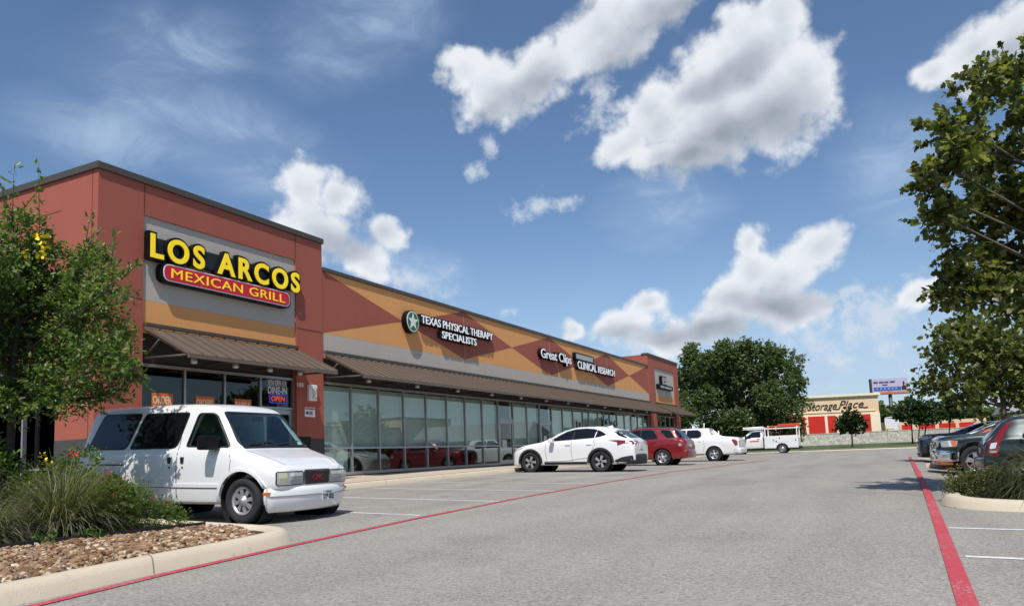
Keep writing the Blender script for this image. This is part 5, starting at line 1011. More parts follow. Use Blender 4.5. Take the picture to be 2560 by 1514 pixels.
def nose_car(name, label, X, Yc, ds, roof, nose, hood, m, tall=False, extra=None):
    """saloon or crossover standing nose toward the lane; hood, nose and roof are heights"""
    head = math.pi; hb = roof-.47
    st = [(.86, .40, nose-.18, nose-.10, .66, .56), (.80, .30, nose-.08, nose, .80, .66), (.62, .24, nose+.02, nose+.08, .87, .72), (.2, .22, hood-.12, hood-.06, .90, .75), (-.42+ds, .22, hood-.06, hood, .905, .76), (-.56+ds, .22, hood-.03, hood+.06, .905, .74), (-1.35+ds, .22, hb, roof-.08, .905, .66), (-1.65+ds, .22, hb, roof, .905, .63), (-2.3, .22, hb+.01, roof+.01, .905, .63), (-2.9, .24, hb+.02, roof-.06, .90, .62), (-3.3, .28, hb, hb+.16, .88, .66), (-3.55, .36, hb-.1, hb+.02, .82, .66)]
    c = Car(name, label, 'car', (X, Yc, gz(X, Yc)), head, slope(X+1.2, Yc, head), st, M_(m), [(0, .40, .34), (-2.65, .40, .34)])
    glass_row(c, [rpoly([(-.80+ds, hood+.06), (-1.35+ds, roof-.16), (-1.62+ds, roof-.09), (-1.95, roof-.085), (-1.95, hood+.05)], .03, 2), rpoly([(-2.0, hood+.05), (-2.0, roof-.085), (-2.5, roof-.10), (-2.85, hood+.12)], .03, 2)])
    for sd in (-1, 1):
        o = c.decal('headlight', rpoly([(.36, nose-.02), (.60, nose-.14), (.80, nose-.16), (.74, nose-.04), (.45, nose+.05)], .02, 2), 'y', sd, M_('lamp_c'), .012); c.decal('headlight', rpoly([(sd*.80, nose-.06), (sd*.44, nose-.14), (sd*.42, nose-.05), (sd*.78, nose+.02)], .02, 2), 'x', 1, M_('lamp_w'), .012)
        c.mirror(-.86+ds, sd, hood+.08, M_(m), .90); c.ribbon('door_gap', [(-.62, hood-.05), (-.62, .36)], .012, 'y', sd, M_('seam'), .002); c.ribbon('door_gap', [(-1.98, hood+.02), (-1.98, .36)], .012, 'y', sd, M_('seam'), .002)
    c.decal('grille', rpoly([(-.42, nose-.16), (.42, nose-.16), (.38, nose-.04), (-.38, nose-.04)], .03, 2), 'x', 1, M_('chrome'), .012); c.decal('grille_mesh', rpoly([(-.40, nose-.145), (.40, nose-.145), (.36, nose-.055), (-.36, nose-.055)], .03, 2), 'x', 1, M_('black'), .016)
    c.bumper('bumper', .93, .20, nose-.18, .88, .1, 1, M_(m), wrap=.4, bow=.16, thick=.2); c.decal('air_intake', rpoly([(-.55, .26), (.55, .26), (.5, .36), (-.5, .36)], .03, 2), 'x', 1, M_('black'), .10)
    c.decal('windscreen', rpoly([(-.72, hood+.08), (.72, hood+.08), (.55, roof-.07), (-.55, roof-.07)], .05, 3), 'x', 1, M_('cwglass'), .01)
    c.ribbon('bonnet_gap', [(.70, -.62), (-.42, -.70)], .010, 'z', 1, M_('seam'), .002); c.ribbon('bonnet_gap', [(.70, .62), (-.42, .70)], .010, 'z', 1, M_('seam'), .002)
    if extra: extra(c, nose)
    for x in (0, -2.65):
        for sd in (-1, 1): c.wheel(x, sd, .335, .22, 'five', .89)
def tow_lamp(c, nose):
    for sd in (-1, 1): c.decal('indicator_lens', rpoly([(.50, .50), (.78, .48), (.78, .58), (.50, .60)], .02, 2), 'y', sd, M_('lamp_r'), .02)
nose_car('orange_car', 'burnt orange car mostly hidden behind the slate green SUV', 1.95, 28.75, .42, 1.58, .86, 1.10, 'p_orange', extra=tow_lamp)
nose_car('silver_car', 'silver car with a swept headlight, beyond the orange car', 2.05, 33.1, .22, 1.70, 1.06, 1.20, 'p_silver')
nose_car('charcoal_car', 'charcoal car with a tall front, farthest in the row facing the lane', 1.72, 38.0, 0, 1.75, 1.10, 1.28, 'p_grey')
# concrete wheel stops at the mouths of the bays
for i, (x0, x1, y, lab) in enumerate(((.86, 2.6, 29.75, 'pale concrete wheel stop by the nose of the orange car'), (.92, 2.7, 42.6, 'pale concrete wheel stop beyond the charcoal car, far end of the red line'))):
    S = thing('wheel_stop', ((x0+x1)/2, y, gz(x0, y)), lab, 'wheel stop', 'concrete wheel stops'); b = MB(); z0 = gz(x0, y)-.015
    b.prism([(x0, y-.10, z0-.05), (x0, y-.07, z0+.14), (x0, y+.07, z0+.14), (x0, y+.10, z0-.05)], (x1-x0, 0, .0), M_('kerb')); b.build('block', None, S, bevel=.02)
# ------------------------------------------------------------------ plants
LEAF = {'oval': ([(0, 0, 0), (.32, .20, .05), (.68, .19, .04), (1, 0, -.06), (.68, -.19, .04), (.32, -.20, .05)], [(0, 3, 2, 1), (0, 5, 4, 3)]),
        'lobed': ([(0, 0, 0), (.08, .34, .05), (.36, .56, .0), (.46, .30, .05), (.74, .36, .0), (1.05, 0, -.10), (.74, -.36, 0), (.46, -.30, .05), (.36, -.56, 0), (.08, -.34, .05)], [(0, 3, 2, 1), (0, 5, 4, 3), (0, 7, 6, 5), (0, 9, 8, 7)]),
        'tuft': ([(0, 0, 0), (.5, .42, .10), (1, .1, -.05), (.9, -.35, .05), (.35, -.45, .08)], [(0, 4, 3, 2, 1)])}
def unit(a): return a/np.maximum(np.linalg.norm(a, axis=-1, keepdims=True), 1e-9)
def leaves(name, P, D, S, tmpl, m, rg, parent=None, org=(0, 0, 0), flat=.6):
    """P leaf feet, D leaf directions, S lengths; blades face mostly upward"""
    tv, tf = LEAF[tmpl]; tv = np.array(tv); n, k = len(P), len(tv)
    up = unit(np.array([0, 0, 1.])+rg.normal(0, flat, (n, 3))); D = unit(D); Wd = unit(np.cross(up, D)); Nn = np.cross(D, Wd)
    V = P[:, None]+S[:, None, None]*(tv[None, :, 0, None]*D[:, None]+tv[None, :, 1, None]*Wd[:, None]+tv[None, :, 2, None]*Nn[:, None])-np.array(org)
    F = [tuple(np.array(f)+i*k) for i in range(n) for f in tf]
    me = bpy.data.meshes.new(name); me.from_pydata(V.reshape(-1, 3).tolist(), [], F); me.materials.append(m); me.polygons.foreach_set('use_smooth', [True]*len(me.polygons))
    o = bpy.data.objects.new(name, me); COL.objects.link(o); o.parent = parent; return o
def sprays(lobes, n, rg, L, per, squash=.9):
    """twigs spread through the lobes, more of them toward the outside; leaves stand along each twig"""
    w = np.array([l[3]**2.2 for l in lobes]); w /= w.sum(); P = []; D = []; T = []
    for i in rg.choice(len(lobes), n, p=w):
        c = np.array(lobes[i][:3]); r = lobes[i][3]; u = rg.normal(0, 1, 3); u /= np.linalg.norm(u); u[2] = u[2]*squash
        s = c+u*r*rg.uniform(.25, 1.)**.6*.92; d = u*.75+np.array([0, 0, .28])+rg.normal(0, .45, 3); d /= np.linalg.norm(d); l = L*rg.uniform(.6, 1.3); T.append((s, s+d*l))
        for k in range(per):
            t = (k+rg.uniform(0, .8))/per; q = s+d*l*t-np.array([0, 0, .12*l*t*t]); side = rg.normal(0, 1, 3); side -= d*side.dot(d); side /= np.linalg.norm(side)+1e-9
            P.append(q); D.append(d*(.35+.5*t)+side*.8+np.array([0, 0, -.12]))
    return np.array(P), np.array(D), T
def tree(name, label, base, top, lobes, n, leaf, per, L, tmpl, m, seed, r0, group=None, bark='bark', limbs=True, shoots=(), cat='tree', lean=(0, 0), twigs=.15, flat=.6):
    rg = np.random.default_rng(seed); R_ = thing(name, base, label, cat, group); b = MB(); B = Vector(base); Tp = Vector(top); path = []
    for k in range(7): t = k/6; path.append(B.lerp(Tp, t)+Vector((rg.normal(0, .05)*r0*4*t, rg.normal(0, .05)*r0*4*t, 0)))
    path[0].z -= .1; b.tube(path, [r0*(1.25 if k == 0 else 1)*(1-.55*k/6) for k in range(7)], M_(bark), n=10)
    ML = lobes if limbs else [l for l in lobes[-len(lobes)//6:]] if len(lobes) < 250 else []
    if ML:
        for l in ML:
            c = Vector(l[:3]); t = min(max((c.z-B.z)/(Tp.z-B.z)-.25, .46), .98); s = B.lerp(Tp, t); mid = s.lerp(c, .5)+Vector((rg.normal(0, .1), rg.normal(0, .1), .15))*l[3]
            b.tube([s, mid, c], [r0*.32, r0*.2, r0*.09], M_(bark), n=6, cap=False)
            for q in range(4):
                u = Vector(rg.normal(0, 1, 3)).normalized()*l[3]*.8; b.tube([c.lerp(mid, .3), c+u*.5+Vector((0, 0, .08)), c+u], [r0*.13, r0*.08, r0*.04], M_(bark), n=5, cap=False)
    P, D, T = sprays(lobes, n, rg, L, per)
    for a, c, k in shoots:
        a, c = np.array(a), np.array(c); d = c-a; l = np.linalg.norm(d); b.tube([tuple(a), tuple(a+d*.5), tuple(c)], [r0*.10, r0*.07, r0*.03], M_(bark), n=5); q = np.arange(k)/k
        side = rg.normal(0, 1, (k, 3)); PP = a+d*(q[:, None]**.9)+rg.normal(0, .04*l, (k, 3)); P = np.concatenate([P, PP]); D = np.concatenate([D, d/l*.8+unit(side)*.8])
    for a, c in T:
        if rg.random() < twigs: b.tube([tuple(a), tuple(c)], [r0*.05, r0*.02], M_(bark), n=4, cap=False)
    b.build('trunk', None, R_)
    S = leaf*rg.uniform(.65, 1.25, len(P)); leaves('crown', P, D, S, tmpl, m, rg, R_, base, flat); return R_
def clumps(lobes, k, f, seed):
    g_ = np.random.default_rng(seed); out = []
    for x, y, z, r in lobes:
        for i in range(k):
            u = g_.normal(0, 1, 3); u /= np.linalg.norm(u); u[2] = abs(u[2])*.9 if g_.random() < .7 else u[2]; q = r*(1-f*.75)
            out.append((x+u[0]*q, y+u[1]*q, z+u[2]*q, r*f*g_.uniform(.7, 1.25)))
    return out
L1 = leaf_mat('leaf_left', (.052, .090, .024), (.125, .190, .050), (.29, .34, .14), .42, .34)
L2 = leaf_mat('leaf_sycamore', (.045, .062, .016), (.125, .150, .040), (.30, .29, .10), .42, .38)
L3 = leaf_mat('leaf_oak', (.052, .084, .032), (.112, .158, .060), (.21, .25, .11), .42)
L4 = leaf_mat('leaf_street', (.018, .036, .012), (.035, .062, .018), (.070, .100, .030), .25)
L5 = leaf_mat('leaf_grass', (.075, .090, .048), (.155, .160, .092), (.310, .275, .175), .32, .6)
L6 = leaf_mat('leaf_salvia', (.045, .080, .014), (.120, .180, .032), (.24, .28, .08), .42)
L8 = leaf_mat('leaf_olive', (.050, .066, .018), (.110, .125, .034), (.21, .19, .085), .38)
L7 = leaf_mat('leaf_bush', (.030, .070, .012), (.070, .140, .022), (.16, .24, .05), .38)
LG = leaf_mat('leaf_grass_green', (.045, .065, .025), (.095, .118, .045), (.200, .205, .095), .30, .6)
YF = mat('yellow_blossom', srgb(244, 216, 30), .6); RF = mat('red_blossom', srgb(214, 52, 46), .6)
def lob(px, py, rpx, d): p = at(px, py, d); return (p.x, p.y, p.z, rpx*d/F_PX)
def sh(x0, y0, x1, y1, d, k, dd=0.): return (tuple(at(x0, y0, d)), tuple(at(x1, y1, d+dd)), k)
# tree on the left island, its crown close to the lens
rr = random.Random(5); dl = lambda c, s: c+rr.uniform(-s, s)
LL = [(40, 570, 55), (100, 660, 75), (30, 730, 100), (140, 760, 95), (205, 675, 58), (250, 655, 34), (285, 715, 34), (230, 790, 78), (300, 850, 38), (150, 880, 105), (50, 880, 110), (255, 920, 72), (318, 940, 32), (120, 970, 62), (200, 985, 38), (40, 960, 60), (-70, 690, 120), (-90, 880, 130), (-40, 800, 120), (280, 985, 28), (60, 1005, 42), (150, 1005, 40), (225, 1002, 34), (5, 1010, 45), (310, 985, 24), (345, 950, 16)]
lobes = [lob(x, y, r, dl(12.0, .75)) for x, y, r in LL]
tb = at(22, 1120, 12.0); base = (tb.x, tb.y, gz(tb.x, tb.y)+.1); tp = at(48, 700, 12.0)
sho = [sh(30, 560, 36, 412, 12.1, 34), (sh(98, 610, 97, 402, 11.9, 44)), sh(60, 520, 100, 470, 12, 14), sh(75, 560, 130, 545, 12, 14), sh(20, 520, -5, 440, 12, 20), sh(205, 650, 228, 532, 11.6, 30), sh(195, 640, 255, 570, 11.6, 18), sh(275, 670, 290, 585, 11.6, 22), sh(300, 700, 352, 655, 11.5, 24), sh(300, 690, 345, 610+40, 11.5, 14), sh(325, 950, 372, 940, 11.5, 18), sh(300, 860, 345, 850, 11.5, 16), sh(290, 800, 320, 800, 11.6, 12), sh(300, 905, 350, 905, 11.5, 14), sh(260, 990, 330, 1000, 11.5, 18), sh(130, 1000, 150, 1035, 11.6, 14), sh(40, 990, 25, 1020, 11.6, 14)]
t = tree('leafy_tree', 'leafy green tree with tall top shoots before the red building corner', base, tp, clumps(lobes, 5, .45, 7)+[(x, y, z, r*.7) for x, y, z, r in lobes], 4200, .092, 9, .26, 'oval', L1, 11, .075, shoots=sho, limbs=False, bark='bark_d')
rg = np.random.default_rng(4)
def blooms(name, pts, spread, n, size, m, parent, org, seed=1):
    g_ = np.random.default_rng(seed); P = np.concatenate([np.array(p)+g_.normal(0, spread, (n, 3)) for p in pts]); leaves(name, P, g_.normal(0, 1, P.shape), size*g_.uniform(.7, 1.2, len(P)), 'tuft', m, g_, parent, org)
blooms('blossom', [at(92, 592, 11.2), at(112, 588, 11.2), at(108, 612, 11.2), at(104, 632, 11.2), at(62, 632, 11.2)], .035, 7, .075, YF, t, base)
# shrubs and grasses of the left island
def clump(name, label, base, n, Lm, spread, m, seed, cat='grass', droop=.5, w=.006, up=1., group=None):
    """arching blades fanned out from one foot"""
    g_ = np.random.default_rng(seed); V = []; F = []; B = np.array(base); k = 6
    for i in range(n):
        a = g_.uniform(0, 2*math.pi); l = Lm*g_.uniform(.5, 1.15); o = g_.uniform(0, 1)**.7; el = R(86-62*o*spread)*up; h_ = np.array([math.cos(a), math.sin(a), 0]); side = np.array([-math.sin(a), math.cos(a), 0]); p = B+h_*g_.uniform(0, .10)*Lm+side*g_.normal(0, .06)*Lm; b0 = len(V); ang = el; dr = droop*g_.uniform(.4, 1.5); tw = g_.normal(0, .25)
        for j in range(k):
            ww = w*(1-.85*(j/(k-1))**1.5)*g_.uniform(.9, 1.1); s2 = side+h_*tw; V += [p-s2*ww, p+s2*ww]; p = p+(h_*math.cos(ang)+np.array([0, 0, math.sin(ang)]))*l/(k-1); ang -= dr*(j+1)/(k-1)*.9
        F += [(b0+2*j, b0+2*j+1, b0+2*j+3, b0+2*j+2) for j in range(k-1)]
    me = bpy.data.meshes.new(name); me.from_pydata((np.array(V)-B).tolist(), [], F); me.materials.append(m); o = bpy.data.objects.new(name, me); COL.objects.link(o); o.location = base; tag(o, label, cat, group); return o
def gp(x, y, dz=.1): return (x, y, gz(x, y)+dz)
clump('ornamental_grass', 'big grey green clump of arching grass on the rock island, left of the red flowered bush', gp(-9.75, 6.35), 1900, 1.15, 1.05, L5, 21, droop=.62, w=.0065)
clump('ornamental_grass', 'dry tangled grass clump at the left picture edge beside the river rock', gp(-9.6, 5.35), 1300, .85, 1.2, L5, 22, droop=.85, w=.006)
clump('ornamental_grass', 'upright thin grass tuft between the big grass clump and the van', gp(-10.35, 7.2), 600, .95, .75, LG, 23, droop=.35, w=.006)
def bush(name, label, base, lobes, n, leaf, per, L, m, seed, cat='shrub', tm='oval', fl=None, stems=14):
    g_ = np.random.default_rng(seed); R_ = thing(name, base, label, cat); b = MB(); B = Vector(base)
    for i in range(stems):
        l = lobes[i % len(lobes)]; u = Vector(g_.normal(0, 1, 3)).normalized()*l[3]*.7; c = Vector(l[:3])+u; b.tube([B+Vector((g_.normal(0, .05), g_.normal(0, .05), -.03)), B.lerp(c, .5)+Vector((0, 0, .06)), c], [.010, .007, .003], M_('bark'), n=5)
    b.build('stem', None, R_); P, D, T = sprays(lobes, n, g_, L, per); leaves('foliage', P, D, leaf*g_.uniform(.6, 1.3, len(P)), tm, m, g_, R_, base, .7)
    if fl: blooms('blossom', fl[0], fl[1], fl[2], fl[3], fl[4], R_, base, seed)
    return R_
def bl(base, rows): return [(base[0]+x, base[1]+y, base[2]+z, r) for x, y, z, r in rows]
B_ = gp(-9.5, 7.0); bush('salvia', 'green small leaved bush with red flower spikes beside the big grass clump', B_, bl(B_, [(0, 0, .28, .30), (.35, .10, .24, .26), (-.32, .05, .34, .30), (.1, -.15, .42, .24), (.62, .22, .16, .18), (-.1, .1, .52, .18), (.85, .25, .10, .13), (.2, -.3, .14, .2), (-.15, -.35, .30, .26), (.4, -.1, .40, .22)]), 1500, .034, 10, .16, L6, 31, fl=([(B_[0]+x, B_[1]+y, B_[2]+z) for x, y, z in ((-.28, 0, .72), (-.1, -.1, .74), (.12, 0, .70), (.3, .1, .56), (-.4, 0, .66), (.55, .1, .42), (.0, -.2, .62), (-.2, -.25, .40), (.7, .2, .36), (.22, -.2, .48), (-.45, .1, .8))], .03, 7, .022, RF))
B_ = gp(-12.4, 7.1); bush('flowering_bush', 'bright green bush with yellow flowers at the left picture edge under the tree', B_, bl(B_, [(0, 0, .5, .42), (.3, -.2, .75, .35), (-.5, -.2, .9, .45), (-.3, -.3, 1.25, .3), (.5, .2, .35, .35), (-.9, -.1, .7, .5)]), 520, .085, 9, .30, L7, 32, fl=([(B_[0]+x, B_[1]+y, B_[2]+z) for x, y, z in ((.25, -.55, .75), (.33, -.5, .70), (.42, -.5, .80), (.55, -.4, 1.02), (-.2, -.55, .8))], .04, 7, .07, YF))
B_ = gp(-11.2, 7.35); bush('shrub', 'dark green shrub behind the big grass clump, below the tree trunk', B_, bl(B_, [(0, 0, .45, .38), (.45, 0, .55, .30), (-.4, .1, .6, .34), (.2, .1, .85, .25), (.75, .1, .35, .25)]), 480, .06, 9, .22, L6, 33, fl=([tuple(at(108, 1140, 11.2)), tuple(at(118, 1150, 11.2))], .03, 5, .05, YF))
def stalk(name, label, base, top, m):
    S = thing(name, base, label, 'flower stalk'); b = MB(); B = Vector(base); T_ = Vector(top); b.tube([B, B.lerp(T_, .6)+Vector((0, 0, .05)), T_], [.008, .006, .004], M_('bark'), n=5); b.build('stem', None, S); blooms('blossom', [tuple(T_), tuple(T_+Vector((.05, 0, -.01))), tuple(T_+Vector((-.06, 0, .0)))], .018, 6, .04, m, S, base)
q = at(182, 1133, 10.9); stalk('flower_stalk', 'single red bloom on a thin stalk by the tail of the white van', gp(-10.7, 7.3), q, RF)
for i, (px, py, dz) in enumerate(((110, 1366, .1), (190, 1345, .1), (45, 1450, .06))):
    x, y = ((-8.65, 5.45), (-8.6, 5.95), (-7.3, 3.95))[i]; B_ = gp(x, y); bush('weed', ('small green weed at the edging, left of its twin', 'small green weed at the edging under the big grass clump', 'tiny green weed among the river rock near the kerb')[i], B_, bl(B_, [(0, 0, .06, .09 if i < 2 else .05), (.08, .03, .05, .07 if i < 2 else .03)]), 26 if i < 2 else 10, .055, 5, .08, L7, 40+i, 'weed', stems=4)
# right island planting
clump('ornamental_grass', 'arching green grass clump on the right island in front of the dark green SUV', gp(2.05, 13.75), 2600, 1.2, 1.1, LG, 24, droop=.9, w=.0075)
B_ = gp(1.05, 14.2); bush('salvia', 'low green and reddish bush at the tip of the right island', B_, bl(B_, [(0, 0, .14, .22), (.3, -.1, .18, .22), (-.15, .2, .22, .20), (.2, .25, .24, .20), (.45, .1, .14, .20), (-.2, -.15, .10, .15), (.5, -.25, .12, .17)]), 900, .045, 9, .18, L8, 34, fl=([(B_[0]+x, B_[1]+y, B_[2]+z) for x, y, z in ((-.2, .1, .46), (0, .1, .50), (-.3, .2, .42), (.2, 0, .46), (-.1, -.1, .28), (.15, -.3, .22))], .04, 6, .022, RF))
# big tree over the right island
AA = [(2445, 205, 52), (2510, 215, 62), (2415, 320, 68), (2345, 325, 30), (2385, 425, 72), (2308, 470, 34), (2480, 410, 95), (2365, 545, 58), (2440, 590, 95), (2540, 540, 110), (2425, 690, 66), (2352, 745, 26), (2480, 745, 88), (2560, 700, 100), (2620, 300, 120), (2700, 500, 160), (2640, 780, 120), (2800, 350, 170), (2850, 650, 180), (2960, 450, 170), (2760, 860, 120), (2610, 150, 80), (2720, 170, 110)]
rr.seed(8); lobes = [lob(x, y, r, dl(13.6, .9)) for x, y, r in AA]; q = at(2830, 900, 13.6); base = (q.x, q.y, gz(q.x, q.y)+.1)
sho = [sh(2440, 215, 2450, 142, 13.4, 26), sh(2490, 215, 2512, 150, 13.4, 28), sh(2410, 290, 2378, 212, 13.3, 24), sh(2350, 330, 2300, 300, 13.3, 22), sh(2330, 350, 2292, 368, 13.3, 18), sh(2320, 470, 2258, 468, 13.3, 34), sh(2345, 560, 2305, 528, 13.3, 16), sh(2370, 570, 2325, 590, 13.3, 18), sh(2385, 640, 2352, 645, 13.3, 14), sh(2375, 720, 2302, 745, 13.3, 26), sh(2360, 720, 2330, 775, 13.3, 16), sh(2545, 200, 2560, 150, 13.4, 18)]
tree('broadleaf_tree', 'tall broad leaved tree with large olive leaves overhanging the right island', base, at(2760, 330, 13.6), clumps(lobes, 7, .40, 5)+[(x, y, z, r*.55) for x, y, z, r in lobes], 3300, .118, 7, .30, 'lobed', L2, 12, .12, shoots=sho, flat=.8, limbs=False)
BB = [(2395, 870, 70), (2335, 905, 42), (2460, 890, 85), (2325, 970, 40), (2400, 968, 70), (2500, 962, 78), (2560, 940, 80), (2620, 985, 80), (2440, 845, 55), (2550, 870, 80), (2350, 845, 30), (2640, 900, 90), (2450, 990, 42), (2560, 1005, 40)]
rr.seed(9); lobes = [lob(x, y, r, dl(31, 1.6)) for x, y, r in BB]; q = at(2502, 1000, 31); base = (q.x, q.y, gz(q.x, q.y))
tree('broadleaf_tree', 'second broad leaved tree, standing behind the dark green SUV with a straight grey trunk', base, at(2492, 850, 31), clumps(lobes, 6, .42, 6)+[(x, y, z, r*.6) for x, y, z, r in lobes], 1700, .165, 7, .5, 'lobed', L2, 13, .14, flat=.8, limbs=False)
# ------------------------------------------------------------------ beyond the lot
FN = Vector((-.385, .923))
def off_kerb(x, k): y = fark(x); return x+FN.x*k, y+FN.y*k
b = MB(); xs = [-38+2*i for i in range(48)]; KS = [0, 3, 8, 16, 26, 45]; ZS = [.14, .2, .30, .42, .48, .5]
V = []
for x in xs:
    for k, z in zip(KS, ZS): a, c = off_kerb(x, k); V.append((a, c, (gz(x, fark(x))+.14)*(1-min(k/26, 1))+(-.36)*min(k/26, 1)))
b.add(V, [(i*6+j, (i+1)*6+j, (i+1)*6+j+1, i*6+j+1) for i in range(len(xs)-1) for j in range(5)], mat('lawn', (.060, .088, .024), .95, var=.45, vscale=1.3, objco=False), True); tag(b.build('grass_verge', fix=False), kind='structure')
b = MB(); sweep(b, dense([(x, fark(x)) for x in (-38, -7.9, 2.2, 50)], 2.), KP2, M_('kerb')); tag(b.build('far_kerb', fix=True), kind='structure')
# stone wall and storage sheds, both turned a little toward the lot
U = Vector((.951, .309)); NB = Vector((.309, -.951))
def frame(px, py, d):
    p = at(px, py, d); return Vector((p.x, p.y))
O = frame(2204, 1100, 95)
S = thing('stone_wall', (O.x, O.y, -.4), 'low pale limestone wall between the lawn and the storage sheds', 'wall')
b = MB(); a = O-U*14; c = O+U*16; rgw = random.Random(2)
b.prism([(a.x, a.y, -.6), (c.x, c.y, -.6), (c.x, c.y, 1.06), (a.x, a.y, 1.06)], (-NB.x*.5, -NB.y*.5, 0), M_('stone')); b.build('masonry', None, S)
b = MB(); b.prism([(a.x+NB.x*.04, a.y+NB.y*.04, 1.062), (c.x+NB.x*.04, c.y+NB.y*.04, 1.062), (c.x+NB.x*.04, c.y+NB.y*.04, 1.13), (a.x+NB.x*.04, a.y+NB.y*.04, 1.13)], (-NB.x*.58, -NB.y*.58, 0), mat('cap_stone', (.55, .52, .45), .9, var=.15, objco=False)); b.build('capping', None, S)
MT.update(stucco=mat('stucco', srgb(226, 196, 158), .9, var=.08, vscale=.8, objco=False), stucco_l=mat('stucco_light', srgb(240, 222, 192), .9, var=.05, objco=False), rdoor=mat('red_door', srgb(208, 44, 28), .5, var=.06, vscale=.5, objco=False), ink=mat('script_ink', (.02, .016, .014), .6))
def shed(name, label, px, d, length, depth, ztop, doors, sign=None, cornice=True, dh=1.62):
    P0 = frame(px, 1090, d); S = thing(name, (P0.x, P0.y, -.4), label, 'building')
    def pt(t, n, z): p = P0-U*t+NB*n; return (p.x, p.y, z)
    def blk(mb, t0, t1, n0, n1, z0, z1, m): mb.prism([pt(t0, n0, z0), pt(t1, n0, z0), pt(t1, n1, z0), pt(t0, n1, z0)], (0, 0, z1-z0), m)
    b = MB(); blk(b, 0, length, 0, -depth, -1, ztop, M_('stucco')); b.build('wall', None, S)
    if cornice:
        b = MB(); blk(b, -.25, length+.2, .30, -depth, ztop+.003, ztop+.30, M_('stucco_l')); blk(b, -.1, length+.1, .14, -.003, ztop-.18, ztop-.003, M_('stucco_l')); b.build('cornice', None, S)
        b = MB(); blk(b, .5, length, .10, .003, dh+.50, dh+.62, M_('stucco_l')); blk(b, .0, length, .05, .003, dh+.08, dh+.28, M_('stucco_l')); b.build('string_course', None, S)
        b = MB(); blk(b, 0, 1.2, .10, .003, -1, dh+.2, M_('stucco_l')); b.build('pilaster', None, S)
    for t0, t1 in doors:
        b = MB(); blk(b, t0, t1, .02, -.1, -.9, dh, M_('rdoor')); o = b.build('door', None, S); b = MB(); z = -.8
        while z < dh-.1: blk(b, t0+.03, t1-.03, .045, .021, z, z+.20, M_('rdoor')); z += .30
        b.build('slat', None, o)
        if cornice: b = MB(); blk(b, t0-.35, t0-.004, .08, .003, -1, dh+.2, M_('stucco_l')); b.build('pilaster', None, S)
    return S, pt
sc_ = 103/F_PX
dr = [((2204-b_)*sc_, (2204-a_)*sc_) for a_, b_ in ((2158, 2198), (2108, 2152), (2078, 2099), (2032, 2072), (1985, 2025))]
S, pt = shed('storage_building', 'cream storage building with red roller doors and black script lettering', 2204, 103, 16, 12, 6.1, dr, dh=3.50)
SG = thing('storage_sign', pt(5, .1, 4.2), 'black slanted script reading Storage Place on the cream wall', 'sign')
b = MB(); u3 = (U.x, U.y, 0); text(b, 'Storage', pt(9.3, .02, 4.05), u3, (0, 0, 1), 3.9, 1.45, .06, M_('ink'), bold=.0, shear=.42); text(b, 'Place', pt(5.2, .02, 4.5), u3, (0, 0, 1), 3.3, 1.05, .06, M_('ink'), bold=.0, shear=.42); b.build('lettering', None, SG)
b = MB(); b.tube([pt(5.6, .06, 4.48), pt(5.3, .06, 4.42), pt(5.1, .06, 4.5)], .06, M_('ink'), n=6); b.tube([pt(2.1, .06, 4.55), pt(1.8, .06, 4.5), pt(1.4, .06, 4.56)], .06, M_('ink'), n=6); b.build('flourish', None, SG)
dr = [((2470-b_)*.058, (2470-a_)*.058) for a_, b_ in ((2245, 2261), (2267, 2290), (2310, 2348), (2357, 2397), (2405, 2440))]
shed('storage_shed', 'low cream row of red storage doors behind the young trees', 2470, 112, 13.4, 8, 2.6, dr, cornice=False, dh=2.1)
P0 = frame(2212, 1060, 100); S = thing('yard_banner', (P0.x, P0.y, 0), 'white printed board behind the stone wall, beside the cream storage building', 'sign')
def pb(t, n, z): p = P0+U*t+NB*n; return (p.x, p.y, z)
b = MB(); b.prism([pb(0, 0, 1.0), pb(1.75, 0, 1.0), pb(1.75, 0, 2.75), pb(0, 0, 2.75)], (-NB.x*.06, -NB.y*.06, 0), mat('banner_white', (.72, .72, .76), .7, var=.12, vscale=1.5)); b.build('board', None, S)
b = MB()
for t in (.05, 1.7): b.tube([pb(t, .06, -.5), pb(t, .06, 2.8)], .04, M_('steel'), n=6)
b.build('post', None, S); b = MB(); b.prism([pb(.15, .03, 2.78), pb(1.8, .03, 3.0), pb(1.8, .03, 3.1), pb(.15, .03, 2.9)], (-NB.x*.3, -NB.y*.3, 0), M_('white')); b.build('top_rail', None, S)
P0 = frame(2218, 1070, 97); S = thing('yellow_standpipe', (P0.x, P0.y, -.3), 'yellow cross shaped pipe standing behind the stone wall', 'pipe')
b = MB(); ym = mat('pipe_yellow', srgb(226, 190, 40), .5); b.tube([(P0.x, P0.y, -.5), (P0.x, P0.y, 1.95)], .10, ym); b.tube([pb(-.05, .2, 1.35), pb(.75, .2, 1.35)], .07, ym); b.build('pipe', None, S)
